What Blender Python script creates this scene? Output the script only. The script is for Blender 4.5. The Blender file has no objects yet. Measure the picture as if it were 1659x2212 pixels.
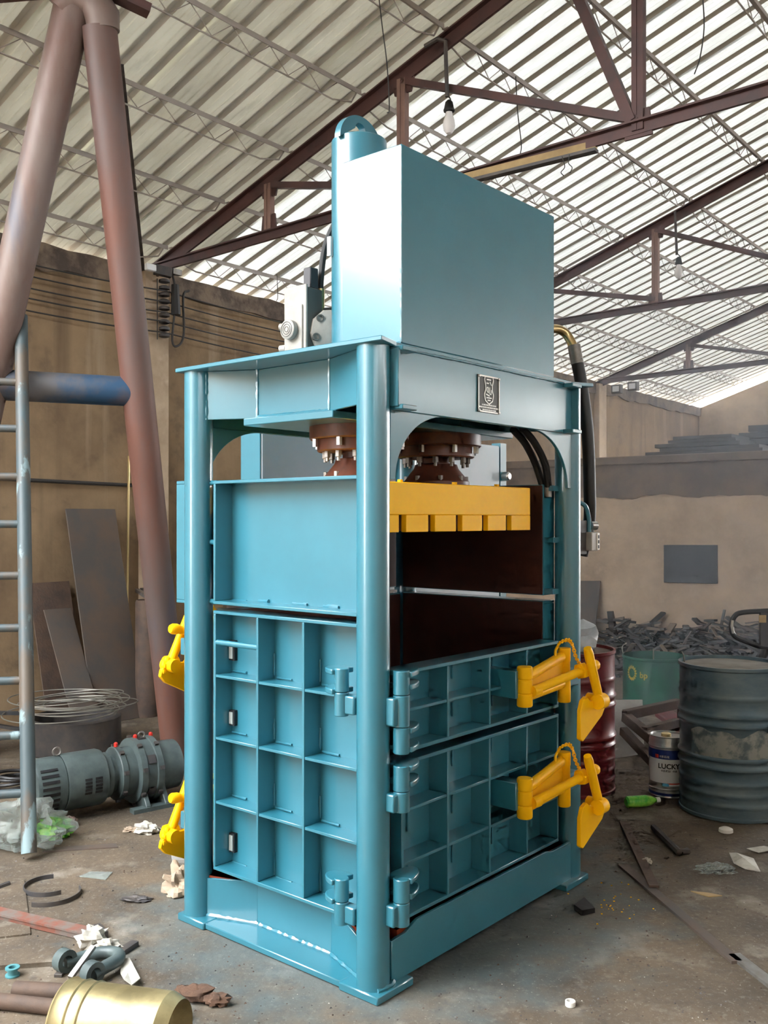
import bpy, math, random
from mathutils import Vector, Matrix, noise
random.seed(7)
S = bpy.context.scene
C = S.collection
pi = math.pi
# ------------------------------------------------------------------ camera
FPX, CXP, HORY, CAMH = 2050.0, 829.5, 1120.0, 1.7
cam = bpy.data.cameras.new('camera'); cam.sensor_fit = 'HORIZONTAL'; cam.sensor_width = 36.0
cam.lens = 36.0 * FPX / 1659.0; cam.shift_y = (HORY - 1106.0) / 1659.0
cam.clip_start = 0.05; cam.clip_end = 200
co = bpy.data.objects.new('camera', cam); C.objects.link(co)
co.location = (0, 0, CAMH); co.rotation_euler = (pi / 2, 0, 0); S.camera = co
# ------------------------------------------------------------------ world: bright overcast sky
w = bpy.data.worlds.new('sky'); S.world = w; w.use_nodes = True
bg = w.node_tree.nodes['Background']
bg.inputs['Color'].default_value = (0.93, 0.97, 1.0, 1); bg.inputs['Strength'].default_value = 19.0
S.view_settings.view_transform = 'Standard'; S.view_settings.look = 'None'
S.view_settings.gamma = 1.0; S.view_settings.use_curve_mapping = False
S.view_settings.exposure = 0.33
try:
    S.cycles.max_bounces = 6; S.cycles.diffuse_bounces = 4; S.cycles.glossy_bounces = 3; S.cycles.transparent_max_bounces = 6; S.cycles.volume_bounces = 0
    S.cycles.use_adaptive_sampling = True; S.cycles.adaptive_threshold = .06; S.cycles.adaptive_min_samples = 12
    S.cycles.sample_clamp_indirect = 8.0
except Exception: pass

# ------------------------------------------------------------------ frames of reference
TH = math.radians(40.2)                       # press: local x along its long side, y along its short side
PRESS0 = Vector((-0.039, 3.4, 0)); PRESSROT = pi / 2 - TH
HA = math.radians(38.7); K = 1.06             # hall: h along the long wall, s away from it
HD = Vector((math.sin(HA), math.cos(HA), 0)); CD = Vector((math.cos(HA), -math.sin(HA), 0))
HROT = pi / 2 - HA
def HW(h, s, z): # hall to world
    p = (HD * h + CD * (s - 6.78)) * K
    p.z = 1.7 + (z - 1.7) * K
    return p
def HF(h, s, z=0.0):
    p = (HD * h + CD * (s - 6.78)) * K; p.z = z; return p
def fl(px, py, z=0.0):                        # where a line of sight meets the height z
    Y = FPX * (CAMH - z) / (py - HORY); return Vector(((px - CXP) / FPX * Y, Y, z))
def dp(px, py, Y):                            # the point at depth Y
    return Vector(((px - CXP) / FPX * Y, Y, CAMH - (py - HORY) / FPX * Y))

# ------------------------------------------------------------------ materials
def mat(name, col, rough=0.6, metal=0.0, col2=None, scale=8.0, mixlo=0.4, mixhi=0.65, bump=0.0, bscale=60.0, spec=0.5,
        detail=6.0, stretch=None, col3=None, scale3=3.0, coat=0.0, trans=0.0, alpha=1.0, rough2=None, emit=None, lo3=0.5, hi3=0.62):
    m = bpy.data.materials.new(name); m.use_nodes = True
    nt = m.node_tree; b = nt.nodes['Principled BSDF']; L = nt.links.new
    def setc(c): return (c[0], c[1], c[2], 1)
    b.inputs['Base Color'].default_value = setc(col); b.inputs['Roughness'].default_value = rough
    b.inputs['Metallic'].default_value = metal; b.inputs['Specular IOR Level'].default_value = spec
    b.inputs['Coat Weight'].default_value = coat; b.inputs['Transmission Weight'].default_value = trans
    b.inputs['Alpha'].default_value = alpha
    if emit: b.inputs['Emission Color'].default_value = setc(emit[0]); b.inputs['Emission Strength'].default_value = emit[1]
    tc = nt.nodes.new('ShaderNodeTexCoord'); src = tc.outputs['Object']
    if stretch:
        mp = nt.nodes.new('ShaderNodeMapping'); mp.inputs['Scale'].default_value = stretch; L(src, mp.inputs['Vector']); src = mp.outputs['Vector']
    last = None
    def noisy(sc, lo, hi, det=detail):
        n = nt.nodes.new('ShaderNodeTexNoise'); n.inputs['Scale'].default_value = sc; n.inputs['Detail'].default_value = det
        n.inputs['Roughness'].default_value = 0.62; L(src, n.inputs['Vector'])
        r = nt.nodes.new('ShaderNodeMapRange'); r.inputs['From Min'].default_value = lo; r.inputs['From Max'].default_value = hi
        L(n.outputs['Fac'], r.inputs['Value']); return r.outputs['Result']
    if col2:
        f = noisy(scale, mixlo, mixhi)
        mx = nt.nodes.new('ShaderNodeMix'); mx.data_type = 'RGBA'; mx.inputs['A'].default_value = setc(col); mx.inputs['B'].default_value = setc(col2)
        L(f, mx.inputs['Factor']); last = mx.outputs['Result']
        if rough2 is not None:
            mr = nt.nodes.new('ShaderNodeMapRange'); mr.inputs['To Min'].default_value = rough; mr.inputs['To Max'].default_value = rough2
            L(f, mr.inputs['Value']); L(mr.outputs['Result'], b.inputs['Roughness'])
    if col3:
        f3 = noisy(scale3, lo3, hi3)
        m3 = nt.nodes.new('ShaderNodeMix'); m3.data_type = 'RGBA'; m3.inputs['A'].default_value = setc(col); m3.inputs['B'].default_value = setc(col3)
        if last: L(last, m3.inputs['A'])
        L(f3, m3.inputs['Factor']); last = m3.outputs['Result']
    if last: L(last, b.inputs['Base Color'])
    if bump:
        n = nt.nodes.new('ShaderNodeTexNoise'); n.inputs['Scale'].default_value = bscale; n.inputs['Detail'].default_value = 5; L(src, n.inputs['Vector'])
        bp = nt.nodes.new('ShaderNodeBump'); bp.inputs['Strength'].default_value = bump; bp.inputs['Distance'].default_value = 0.01
        L(n.outputs['Fac'], bp.inputs['Height']); L(bp.outputs['Normal'], b.inputs['Normal'])
    m['out'] = 0
    return m
M = {}
M['teal'] = mat('teal_paint', (.021, .163, .226), .36, col2=(.025, .178, .246), scale=5, bump=.02, bscale=180, spec=.8, coat=1.0)
M['teal'].node_tree.nodes['Principled BSDF'].inputs['Coat Roughness'].default_value = .17
M['yellow'] = mat('yellow_paint', (.97, .52, .004), .42, col2=(.93, .48, .004), spec=.15, scale=9, bump=.03, bscale=150)
M['brown_primer'] = mat('brown_primer', (.075, .022, .014), .5, col2=(.05, .018, .014), scale=6)
M['orange_primer'] = mat('orange_primer', (.42, .07, .02), .6, col2=(.3, .05, .02), scale=9)
M['cyl_rust'] = mat('brown_cylinder_paint', (.13, .04, .022), .45, col2=(.08, .03, .02), scale=20)
M['steel'] = mat('bright_steel', (.62, .62, .6), .28, metal=1)
M['steel_dull'] = mat('dull_steel', (.32, .31, .30), .5, metal=.8, col2=(.22, .2, .18), scale=12)
M['dark_steel'] = mat('dark_steel', (.06, .058, .062), .55, metal=.3, col2=(.1, .085, .075), scale=7)
M['slot_dark'] = mat('black_opening_rim', (.012, .012, .015), .6)
M['slot_light'] = mat('light_grey_tag', (.38, .42, .40), .5)
M['rubber'] = mat('black_rubber', (.013, .013, .014), .5)
M['brass'] = mat('brass', (.65, .5, .25), .3, metal=1)
M['plate_black'] = mat('etched_black_plate', (.035, .035, .03), .4, metal=.3)
M['silver'] = mat('silver_print', (.62, .62, .58), .35, metal=.6)
M['grey_paint'] = mat('motor_grey_paint', (.085, .115, .115), .45, col2=(.055, .075, .078), scale=9, bump=.06, bscale=40)
M['valve_white'] = mat('valve_cast_cream', (.36, .335, .30), .45, col2=(.27, .25, .22), scale=9)
M['valve_side'] = mat('valve_cast_dark', (.10, .095, .085), .5)
M['red'] = mat('red_cap', (.6, .03, .02), .4)
M['pipe_rust'] = mat('rusty_blue_pipe', (.20, .15, .13), .5, metal=.1, col2=(.155, .078, .06), scale=1.8, mixlo=.45, mixhi=.68, col3=(.085, .105, .15), scale3=1.2, lo3=.54, hi3=.72, stretch=(1.6, 1.6, .35), bump=.05, bscale=50)
M['pipe_red'] = mat('reddish_rust_pipe', (.17, .075, .055), .55, metal=.1, col2=(.13, .095, .088), scale=1.6, mixlo=.42, mixhi=.66, col3=(.075, .085, .125), scale3=1.2, lo3=.54, hi3=.72, stretch=(1.6, 1.6, .35), bump=.05, bscale=50)
M['pipe_blue'] = mat('blue_rust_pipe', (.11, .105, .11), .5, metal=.1, col2=(.13, .075, .06), scale=2.5, mixlo=.5, mixhi=.65, col3=(.02, .065, .135), scale3=2.4, lo3=.46, hi3=.62)
M['ladder'] = mat('chipped_blue_pipe', (.06, .085, .095), .5, col2=(.10, .08, .062), scale=5, mixlo=.45, mixhi=.6, col3=(.20, .28, .30), scale3=7, lo3=.60, hi3=.65, stretch=(1, 1, .35))
M['truss'] = mat('truss_red_oxide', (.095, .042, .038), .6, col2=(.06, .035, .035), scale=4)
M['truss_pale'] = mat('truss_web_pinkish', (.25, .15, .12), .6, col2=(.2, .12, .1), scale=6)
M['purlin'] = mat('purlin_grey', (.26, .22, .20), .6)
M['roof'] = mat('roof_sheet', (.70, .69, .63), .5, metal=.0, col2=(.58, .57, .50), scale=2.0, mixlo=.4, mixhi=.68, stretch=(1, .25, 1), col3=(.46, .44, .38), scale3=5, lo3=.55, hi3=.8)
M['wall'] = mat('dirty_plaster', (.29, .20, .115), .9, col2=(.165, .108, .062), scale=1.3, mixlo=.38, mixhi=.68, col3=(.13, .09, .06), scale3=2.6, lo3=.56, hi3=.78, bump=.25, bscale=25)
M['wall_pale'] = mat('pale_plaster', (.56, .435, .31), .9, col2=(.33, .245, .165), scale=1.6, mixlo=.38, mixhi=.7, col3=(.54, .43, .32), scale3=7, lo3=.5, hi3=.8, bump=.25, bscale=30)
M['wall_band'] = mat('sooty_cement', (.20, .145, .10), .95, col2=(.12, .09, .068), scale=3, bump=.3, bscale=20)
M['cement'] = mat('crumbling_cement', (.20, .15, .11), .95, col2=(.08, .06, .05), scale=4, mixlo=.42, mixhi=.6, bump=.6, bscale=30)
M['rust_plate'] = mat('mill_scale_plate', (.085, .075, .07), .65, metal=.2, col2=(.12, .085, .065), scale=4)
M['rust'] = mat('rusty_brown_steel', (.10, .062, .043), .75, col2=(.06, .041, .034), scale=8, bump=.2)
M['rust_red'] = mat('red_oxide_bar', (.19, .065, .042), .65, col2=(.15, .12, .105), scale=9, mixlo=.42, mixhi=.58)
M['wire'] = mat('galvanised_wire', (.24, .23, .20), .5, metal=.5)
M['black_wire'] = mat('black_cable', (.03, .028, .027), .7)
M['drum_blue'] = mat('weathered_blue_drum', (.075, .125, .155), .42, col2=(.14, .185, .20), scale=4.5, mixlo=.42, mixhi=.7, stretch=(1, 1, 2.5), metal=.2)
M['drum_worn'] = mat('worn_drum_label', (.25, .26, .235), .6, col2=(.08, .11, .12), scale=11, mixlo=.45, mixhi=.58)
M['drum_red'] = mat('maroon_drum', (.17, .016, .02), .3, col2=(.11, .014, .02), scale=5)
M['drum_green'] = mat('green_drum', (.008, .095, .06), .4, col2=(.012, .06, .05), scale=5)
M['logo_yellow'] = mat('faded_yellow_print', (.38, .28, .04), .6)
M['lid'] = mat('dusty_drum_lid', (.22, .20, .17), .6, col2=(.14, .12, .1), scale=6, metal=.3)
M['pail'] = mat('pail_silver', (.55, .55, .54), .3, metal=.6)
M['white_print'] = mat('white_label', (.85, .86, .87), .5)
M['blue_print'] = mat('blue_label', (.02, .05, .25), .45)
M['black_print'] = mat('black_print', (.01, .01, .01), .5)
M['red_print'] = mat('red_print', (.7, .05, .03), .5)
M['skyblue_print'] = mat('sky_blue_print', (.1, .45, .75), .5)
M['green_glass'] = mat('green_plastic_label', (.06, .42, .04), .3, col2=(.30, .62, .08), scale=22)
M['film'] = mat('clear_plastic_film', (.40, .44, .42), .35, alpha=.42, col2=(.26, .31, .29), scale=9)
M['foil'] = mat('white_plastic_scrap', (.58, .56, .50), .45, col2=(.38, .35, .30), scale=14)
M['paper'] = mat('white_paper', (.46, .44, .39), .8, col2=(.34, .31, .26), scale=18)
M['paper_blue'] = mat('pale_blue_card', (.50, .58, .80), .7)
M['glove'] = mat('brown_cloth', (.12, .065, .04), .95, col2=(.08, .045, .03), scale=22, bump=.4, bscale=80)
M['rag'] = mat('cream_rag', (.44, .35, .26), .95, col2=(.40, .31, .23), scale=18, bump=.4)
M['gold_tin'] = mat('gold_lacquered_tin', (.40, .33, .17), .42, metal=.6, col2=(.22, .18, .09), scale=4, mixlo=.4, mixhi=.6)
M['tape'] = mat('teal_tape', (.08, .25, .28), .4)
M['white_plastic'] = mat('white_plastic', (.75, .74, .70), .45)
M['board_tan'] = mat('tan_wood_batten', (.40, .28, .13), .7, col2=(.30, .20, .09), scale=6)
M['bulb'] = mat('milky_bulb_glass', (.8, .78, .78), .15)
M['scrap'] = mat('grey_scrap_metal', (.05, .054, .06), .6, metal=.3, col2=(.085, .07, .06), scale=5)
M['wood'] = mat('old_wood', (.22, .16, .11), .8, col2=(.14, .10, .07), scale=7, stretch=(1, 6, 1))
M['grey_board'] = mat('grey_board', (.30, .29, .27), .7, col2=(.24, .22, .2), scale=5)
M['chalk'] = mat('dark_board', (.045, .05, .06), .7, col2=(.06, .065, .075), scale=6)
M['tank'] = mat('pale_blue_grey_tank', (.46, .56, .62), .4, col2=(.54, .58, .64), scale=3)
M['floodlight'] = mat('white_lamp_face', (.8, .82, .85), .3)
def roof_mat(name, c, c2, T):  # translucency added so the roof glows with sky light from above
    m = mat(name, c, .55, col2=c2, scale=1.6, mixlo=.38, mixhi=.7, stretch=(1, .3, 1), col3=tuple(x * .7 for x in c2), scale3=4.5, lo3=.58, hi3=.85)
    nt = m.node_tree; L = nt.links.new; b = nt.nodes['Principled BSDF']; out = nt.nodes['Material Output']
    tr = nt.nodes.new('ShaderNodeBsdfTranslucent'); mx = nt.nodes.new('ShaderNodeMixShader'); mx.inputs['Fac'].default_value = T
    L(b.inputs['Base Color'].links[0].from_socket, tr.inputs['Color'])
    L(b.outputs['BSDF'], mx.inputs[1]); L(tr.outputs['BSDF'], mx.inputs[2]); L(mx.outputs['Shader'], out.inputs['Surface']); return m
M['purlin'] = mat('purlin_grey', (.36, .32, .29), .6)
M['roof'] = roof_mat('roof_sheet', (.80, .80, .79), (.70, .70, .68), .26)
M['roof_opaque'] = roof_mat('roof_sheet_opaque', (.62, .59, .50), (.50, .47, .38), .05)
M['roof_rib_shade'] = roof_mat('roof_rib_shade', (.70, .68, .62), (.56, .54, .48), .02)  # nearly opaque copy: shade of the rib grooves put into the material
M['roof_near'] = roof_mat('roof_sheet_near', (.66, .645, .58), (.52, .505, .44), .155)  # sheets before the first truss: darker and less translucent
def floor_mat():
    m = mat('workshop_floor', (.138, .102, .067), .82, col2=(.060, .047, .034), scale=1.6, mixlo=.40, mixhi=.66, col3=(.26, .23, .19), scale3=3.4, lo3=.55, hi3=.74, bump=.35, bscale=42, detail=10)
    nt = m.node_tree; L = nt.links.new; b = nt.nodes['Principled BSDF']
    lk = b.inputs['Base Color'].links[0]; src = lk.from_socket
    geo = nt.nodes.new('ShaderNodeNewGeometry')
    # fine pale grit specks
    n = nt.nodes.new('ShaderNodeTexNoise'); n.inputs['Scale'].default_value = 95; n.inputs['Detail'].default_value = 3; L(geo.outputs['Position'], n.inputs['Vector'])
    r = nt.nodes.new('ShaderNodeMapRange'); r.inputs['From Min'].default_value = .64; r.inputs['From Max'].default_value = .74; r.inputs['To Max'].default_value = .55; L(n.outputs['Fac'], r.inputs['Value'])
    mx = nt.nodes.new('ShaderNodeMix'); mx.data_type = 'RGBA'; L(src, mx.inputs['A']); mx.inputs['B'].default_value = (.42, .38, .32, 1); L(r.outputs['Result'], mx.inputs['Factor'])
    for sc_n, lo_n, hi_n, am, cl in ((13, .52, .68, .6, (.045, .04, .036)), (34, .55, .72, .45, (.30, .27, .225))):
        nn = nt.nodes.new('ShaderNodeTexNoise'); nn.inputs['Scale'].default_value = sc_n; nn.inputs['Detail'].default_value = 7; nn.inputs['Roughness'].default_value = .7; L(geo.outputs['Position'], nn.inputs['Vector'])
        rr = nt.nodes.new('ShaderNodeMapRange'); rr.inputs['From Min'].default_value = lo_n; rr.inputs['From Max'].default_value = hi_n; rr.inputs['To Max'].default_value = am; L(nn.outputs['Fac'], rr.inputs['Value'])
        mm = nt.nodes.new('ShaderNodeMix'); mm.data_type = 'RGBA'; L(mx.outputs['Result'], mm.inputs['A']); mm.inputs['B'].default_value = (*cl, 1); L(rr.outputs['Result'], mm.inputs['Factor']); mx = mm
    # teal overspray round the press, broken by noise
    mp = nt.nodes.new('ShaderNodeMapping'); mp.vector_type = 'TEXTURE'; mp.inputs['Location'].default_value = (PRESS0.x + .1, PRESS0.y + .9, 0)
    mp.inputs['Rotation'].default_value = (0, 0, PRESSROT); mp.inputs['Scale'].default_value = (1.25, 1.05, 1); L(geo.outputs['Position'], mp.inputs['Vector'])
    ln = nt.nodes.new('ShaderNodeVectorMath'); ln.operation = 'LENGTH'; L(mp.outputs['Vector'], ln.inputs[0])
    n2 = nt.nodes.new('ShaderNodeTexNoise'); n2.inputs['Scale'].default_value = 5; n2.inputs['Detail'].default_value = 8; L(geo.outputs['Position'], n2.inputs['Vector'])
    ad = nt.nodes.new('ShaderNodeMath'); ad.operation = 'MULTIPLY_ADD'; L(n2.outputs['Fac'], ad.inputs[0]); ad.inputs[1].default_value = 1.2; L(ln.outputs['Value'], ad.inputs[2])
    r2 = nt.nodes.new('ShaderNodeMapRange'); r2.inputs['From Min'].default_value = 1.75; r2.inputs['From Max'].default_value = 1.3; r2.inputs['To Max'].default_value = .45; L(ad.outputs['Value'], r2.inputs['Value'])
    m2 = nt.nodes.new('ShaderNodeMix'); m2.data_type = 'RGBA'; L(mx.outputs['Result'], m2.inputs['A']); m2.inputs['B'].default_value = (.075, .14, .165, 1); L(r2.outputs['Result'], m2.inputs['Factor'])
    L(m2.outputs['Result'], b.inputs['Base Color'])
    return m
M['floor'] = floor_mat()
def stained_wall(m, seedoff):
    nt = m.node_tree; L = nt.links.new; b = nt.nodes['Principled BSDF']; src = b.inputs['Base Color'].links[0].from_socket
    tc = nt.nodes.new('ShaderNodeTexCoord'); mp = nt.nodes.new('ShaderNodeMapping'); mp.inputs['Scale'].default_value = (2.2, 2.2, .16); mp.inputs['Location'].default_value = (seedoff, 0, 0)
    L(tc.outputs['Object'], mp.inputs['Vector'])
    n = nt.nodes.new('ShaderNodeTexNoise'); n.inputs['Scale'].default_value = 1.6; n.inputs['Detail'].default_value = 6; L(mp.outputs['Vector'], n.inputs['Vector'])
    for lo, hi, col, a in ((.56, .72, (.46, .37, .27), .7), (.44, .30, (.13, .085, .05), .75)):
        r = nt.nodes.new('ShaderNodeMapRange'); r.inputs['From Min'].default_value = lo; r.inputs['From Max'].default_value = hi; r.inputs['To Max'].default_value = a; L(n.outputs['Fac'], r.inputs['Value'])
        mx = nt.nodes.new('ShaderNodeMix'); mx.data_type = 'RGBA'; L(src, mx.inputs['A']); mx.inputs['B'].default_value = (*col, 1); L(r.outputs['Result'], mx.inputs['Factor']); src = mx.outputs['Result']
    L(src, b.inputs['Base Color'])
stained_wall(M['wall'], 3.0)

# ------------------------------------------------------------------ mesh helpers
class MB:
    def __init__(s): s.v = []; s.f = []; s.mi = []; s.cur = 0
    def add(s, vs, fs):
        o = len(s.v); s.v += [tuple(x) for x in vs]; s.f += [tuple(i + o for i in f) for f in fs]; s.mi += [s.cur] * len(fs); return s
    def box(s, x0, x1, y0, y1, z0, z1):
        return s.add([(x0, y0, z0), (x1, y0, z0), (x1, y1, z0), (x0, y1, z0), (x0, y0, z1), (x1, y0, z1), (x1, y1, z1), (x0, y1, z1)],
                     [(0, 3, 2, 1), (4, 5, 6, 7), (0, 1, 5, 4), (1, 2, 6, 5), (2, 3, 7, 6), (3, 0, 4, 7)])
    def obox(s, c, R, sx, sy, sz):                       # oriented box, R 3x3 with columns as axes
        c = Vector(c); vs = []
        for z in (-1, 1):
            for x, y in ((-1, -1), (1, -1), (1, 1), (-1, 1)):
                vs.append(c + R @ Vector((x * sx / 2, y * sy / 2, z * sz / 2)))
        return s.add(vs, [(0, 3, 2, 1), (4, 5, 6, 7), (0, 1, 5, 4), (1, 2, 6, 5), (2, 3, 7, 6), (3, 0, 4, 7)])
    def bar(s, p, q, wd, ht, up=(0, 0, 1)):              # rectangular bar from p to q
        p, q = Vector(p), Vector(q); d = (q - p); l = d.length; d.normalize(); u = Vector(up)
        x = d.cross(u); x = x.normalized() if x.length > 1e-5 else Vector((1, 0, 0)); y = x.cross(d)
        R = Matrix((x, d, y)).transposed()
        return s.obox((p + q) / 2, R, wd, l, ht)
    def tube(s, pts, r, n=8, caps=True):
        pts = [Vector(p) for p in pts]; rs = r if isinstance(r, (list, tuple)) else [r] * len(pts)
        vs = []; fs = []; ref = None
        for i, p in enumerate(pts):
            d = (pts[min(i + 1, len(pts) - 1)] - pts[max(i - 1, 0)]).normalized()
            if ref is None: ref = d.orthogonal().normalized()
            ref = (ref - d * ref.dot(d)); ref = ref.normalized() if ref.length > 1e-6 else d.orthogonal().normalized()
            b = d.cross(ref)
            for k in range(n):
                a = 2 * pi * k / n; vs.append(p + (ref * math.cos(a) + b * math.sin(a)) * rs[i])
        for i in range(len(pts) - 1):
            for k in range(n):
                a = i * n + k; c = i * n + (k + 1) % n; fs.append((a, c, c + n, a + n))
        if caps: fs.append(tuple(range(n - 1, -1, -1))); fs.append(tuple(range((len(pts) - 1) * n, len(pts) * n)))
        return s.add(vs, fs)
    def cyl(s, p, q, r, r2=None, n=24): return s.tube([p, q], [r, r if r2 is None else r2], n)
    def lathe(s, prof, o=(0, 0, 0), ax=(0, 0, 1), n=32, closed=True):     # prof: (radius, height along axis)
        o = Vector(o); ax = Vector(ax).normalized(); a = ax.orthogonal().normalized(); b = ax.cross(a); vs = []; fs = []
        for r, h in prof:
            for k in range(n):
                t = 2 * pi * k / n; vs.append(o + ax * h + (a * math.cos(t) + b * math.sin(t)) * r)
        for i in range(len(prof) - 1):
            for k in range(n):
                c = i * n + k; d = i * n + (k + 1) % n; fs.append((c, d, d + n, c + n))
        if closed:
            fs.append(tuple(range(n - 1, -1, -1))); fs.append(tuple(range((len(prof) - 1) * n, len(prof) * n)))
        return s.add(vs, fs)
    def prism(s, poly, o, ex, ey, ez, t0, t1):           # polygon in the ex-ey plane extruded along ez
        o, ex, ey, ez = map(Vector, (o, ex, ey, ez)); n = len(poly)
        vs = [o + ex * a + ey * b + ez * t0 for a, b in poly] + [o + ex * a + ey * b + ez * t1 for a, b in poly]
        fs = [tuple(range(n - 1, -1, -1)), tuple(range(n, 2 * n))] + [(i, (i + 1) % n, (i + 1) % n + n, i + n) for i in range(n)]
        return s.add(vs, fs)
    def strip(s, a, b, t):                               # thick band between two polylines a and b (equal length), offset vectors t
        n = len(a); vs = [Vector(p) for p in a] + [Vector(p) for p in b] + [Vector(p) + Vector(t) for p in a] + [Vector(p) + Vector(t) for p in b]; fs = []
        for i in range(n - 1):
            fs += [(i, i + 1, n + i + 1, n + i), (2 * n + i, 3 * n + i, 3 * n + i + 1, 2 * n + i + 1), (i, 2 * n + i, 2 * n + i + 1, i + 1), (n + i, n + i + 1, 3 * n + i + 1, 3 * n + i)]
        fs += [(0, n, 3 * n, 2 * n), (n - 1, 3 * n - 1, 4 * n - 1, 2 * n - 1)]
        return s.add(vs, fs)
    def blob(s, c, r, sc=(1, 1, 1), amp=.25, fr=2.0, seed=0, nu=20, nv=12, floor=None):
        c = Vector(c); vs = []; fs = []
        for j in range(nv + 1):
            ph = pi * j / nv
            for i in range(nu):
                t = 2 * pi * i / nu; d = Vector((math.sin(ph) * math.cos(t), math.sin(ph) * math.sin(t), math.cos(ph)))
                k = r * (1 + amp * noise.noise(d * fr + Vector((seed, seed * 1.7, 0))) * 2)
                p = c + Vector((d.x * k * sc[0], d.y * k * sc[1], d.z * k * sc[2]))
                if floor is not None: p.z = max(p.z, floor)
                vs.append(p)
        for j in range(nv):
            for i in range(nu):
                a = j * nu + i; b = j * nu + (i + 1) % nu; fs.append((a, b, b + nu, a + nu))
        return s.add(vs, fs)
    def build(s, name, m, parent=None, smooth=35, bev=0.0, seg=1):
        me = bpy.data.meshes.new(name); me.from_pydata(s.v, [], s.f)
        for mm in (m if isinstance(m, (list, tuple)) else [m]): me.materials.append(M[mm] if isinstance(mm, str) else mm)
        if any(s.mi): me.polygons.foreach_set('material_index', s.mi)
        import bmesh
        bm = bmesh.new(); bm.from_mesh(me); bmesh.ops.remove_doubles(bm, verts=bm.verts, dist=1e-6)
        bmesh.ops.recalc_face_normals(bm, faces=bm.faces); bm.to_mesh(me); bm.free()
        if smooth:
            me.polygons.foreach_set('use_smooth', [True] * len(me.polygons)); me.set_sharp_from_angle(angle=math.radians(smooth))
        me.update()
        o = bpy.data.objects.new(name, me); C.objects.link(o)
        if parent: o.parent = parent
        if bev:
            b = o.modifiers.new('edge', 'BEVEL'); b.width = bev; b.segments = seg; b.limit_method = 'ANGLE'; b.angle_limit = math.radians(40)
        return o
def tag(o, label=None, cat=None, group=None, kind=None):
    if label: o['label'] = label
    if cat: o['category'] = cat
    if group: o['group'] = group
    if kind: o['kind'] = kind
    return o
def thing(name, label, cat, loc=(0, 0, 0), rz=0.0, group=None):
    o = bpy.data.objects.new(name, None); C.objects.link(o); o.empty_display_size = .1
    o.location = loc; o.rotation_euler = (0, 0, rz); return tag(o, label, cat, group)
def single(mb, name, m, label, cat, group=None, **kw): return tag(mb.build(name, m, None, **kw), label, cat, group)
def sag(p, q, dz, n=14):
    p, q = Vector(p), Vector(q); return [p.lerp(q, i / n) + Vector((0, 0, -dz * 4 * (i / n) * (1 - i / n))) for i in range(n + 1)]
def curve(ctrl, n=8):                                    # Catmull-Rom through the points
    P = [Vector(c) for c in ctrl]; P = [P[0] * 2 - P[1]] + P + [P[-1] * 2 - P[-2]]; out = []
    for i in range(1, len(P) - 2):
        for k in range(n):
            t = k / n; a, b, c, d = P[i - 1:i + 3]
            out.append(.5 * ((2 * b) + (c - a) * t + (2 * a - 5 * b + 4 * c - d) * t * t + (-a + 3 * b - 3 * c + d) * t ** 3))
    out.append(P[-2]); return out
def text_mesh(body, size):
    cu = bpy.data.curves.new('t', 'FONT'); cu.body = body; cu.size = size; cu.align_x = 'CENTER'; cu.align_y = 'CENTER'; cu.resolution_u = 3; cu.offset = size * .022
    ob = bpy.data.objects.new('t', cu); C.objects.link(ob); dg = bpy.context.evaluated_depsgraph_get()
    me = ob.evaluated_get(dg).to_mesh(); vs = [v.co.copy() for v in me.vertices]; fs = [tuple(p.vertices) for p in me.polygons]
    ob.evaluated_get(dg).to_mesh_clear(); bpy.data.objects.remove(ob); bpy.data.curves.remove(cu); return vs, fs

# ================================================================== THE HALL
H0, H1 = -6.3, 18.3                                      # near gable behind the camera to the far gable
SKY_H, SKY_S = 0.9, 4.2                                   # nearer than SKY_H the lower roof strip is an unseen gap, made to light the press
EAVE, SL, RIDGE = 3.85, 0.333, 6.2
SR = 2 * RIDGE
TR = [0.95, 5.2, 9.55, 13.9]
def ground():
    mb = MB(); mb.add([HF(-30, -30), HF(-30, 45), HF(50, 45), HF(50, -30)], [(0, 1, 2, 3)])
    tag(mb.build('floor', 'floor'), 'dirty mottled concrete workshop floor with paint overspray', kind='structure')
ground()
def wall_box(mb, h0, h1, s0, s1, z0, z1):
    a = [HF(h0, s0, z0), HF(h1, s0, z0), HF(h1, s1, z0), HF(h0, s1, z0)]; b = [HF(h0, s0, z1), HF(h1, s0, z1), HF(h1, s1, z1), HF(h0, s1, z1)]
    mb.add(a + b, [(0, 3, 2, 1), (4, 5, 6, 7), (0, 1, 5, 4), (1, 2, 6, 5), (2, 3, 7, 6), (3, 0, 4, 7)])
ZE = HW(0, 0, EAVE).z
def rough_strip(h0, h1, zt, zb, amp, out, m, name, kind='structure', label=None, seed=0.0, s_at=0.0, n=120, back=-.05):
    # a band along the long wall with an uneven lower edge, standing proud of it
    mb = MB(); vs = []; fs = []
    for i in range(n + 1):
        h = h0 + (h1 - h0) * i / n; nz = noise.noise(Vector((h * 2.3, seed, 0))) * amp + noise.noise(Vector((h * 7.1, seed, 3))) * amp * .6
        pr = out * (1 + .6 * noise.noise(Vector((h * 3, seed, 9))))
        vs += [HF(h, s_at + back, zt), HF(h, s_at + pr, zt + noise.noise(Vector((h * 4, seed, 5))) * .02), HF(h, s_at + pr * .9, zb + nz), HF(h, s_at + back, zb + nz)]
    for i in range(n):
        for k in range(4): a = i * 4 + k; b = i * 4 + (k + 1) % 4; fs.append((a, b, b + 4, a + 4))
    mb.add(vs, fs); return tag(mb.build(name, m, None, smooth=50), label, kind=kind)
mb = MB(); wall_box(mb, H0 - .2, H1, -.24, 0, 0, ZE); wl = tag(mb.build('wall_left', 'wall', smooth=0), 'long brown dirty plastered wall behind the press', kind='structure')
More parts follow.
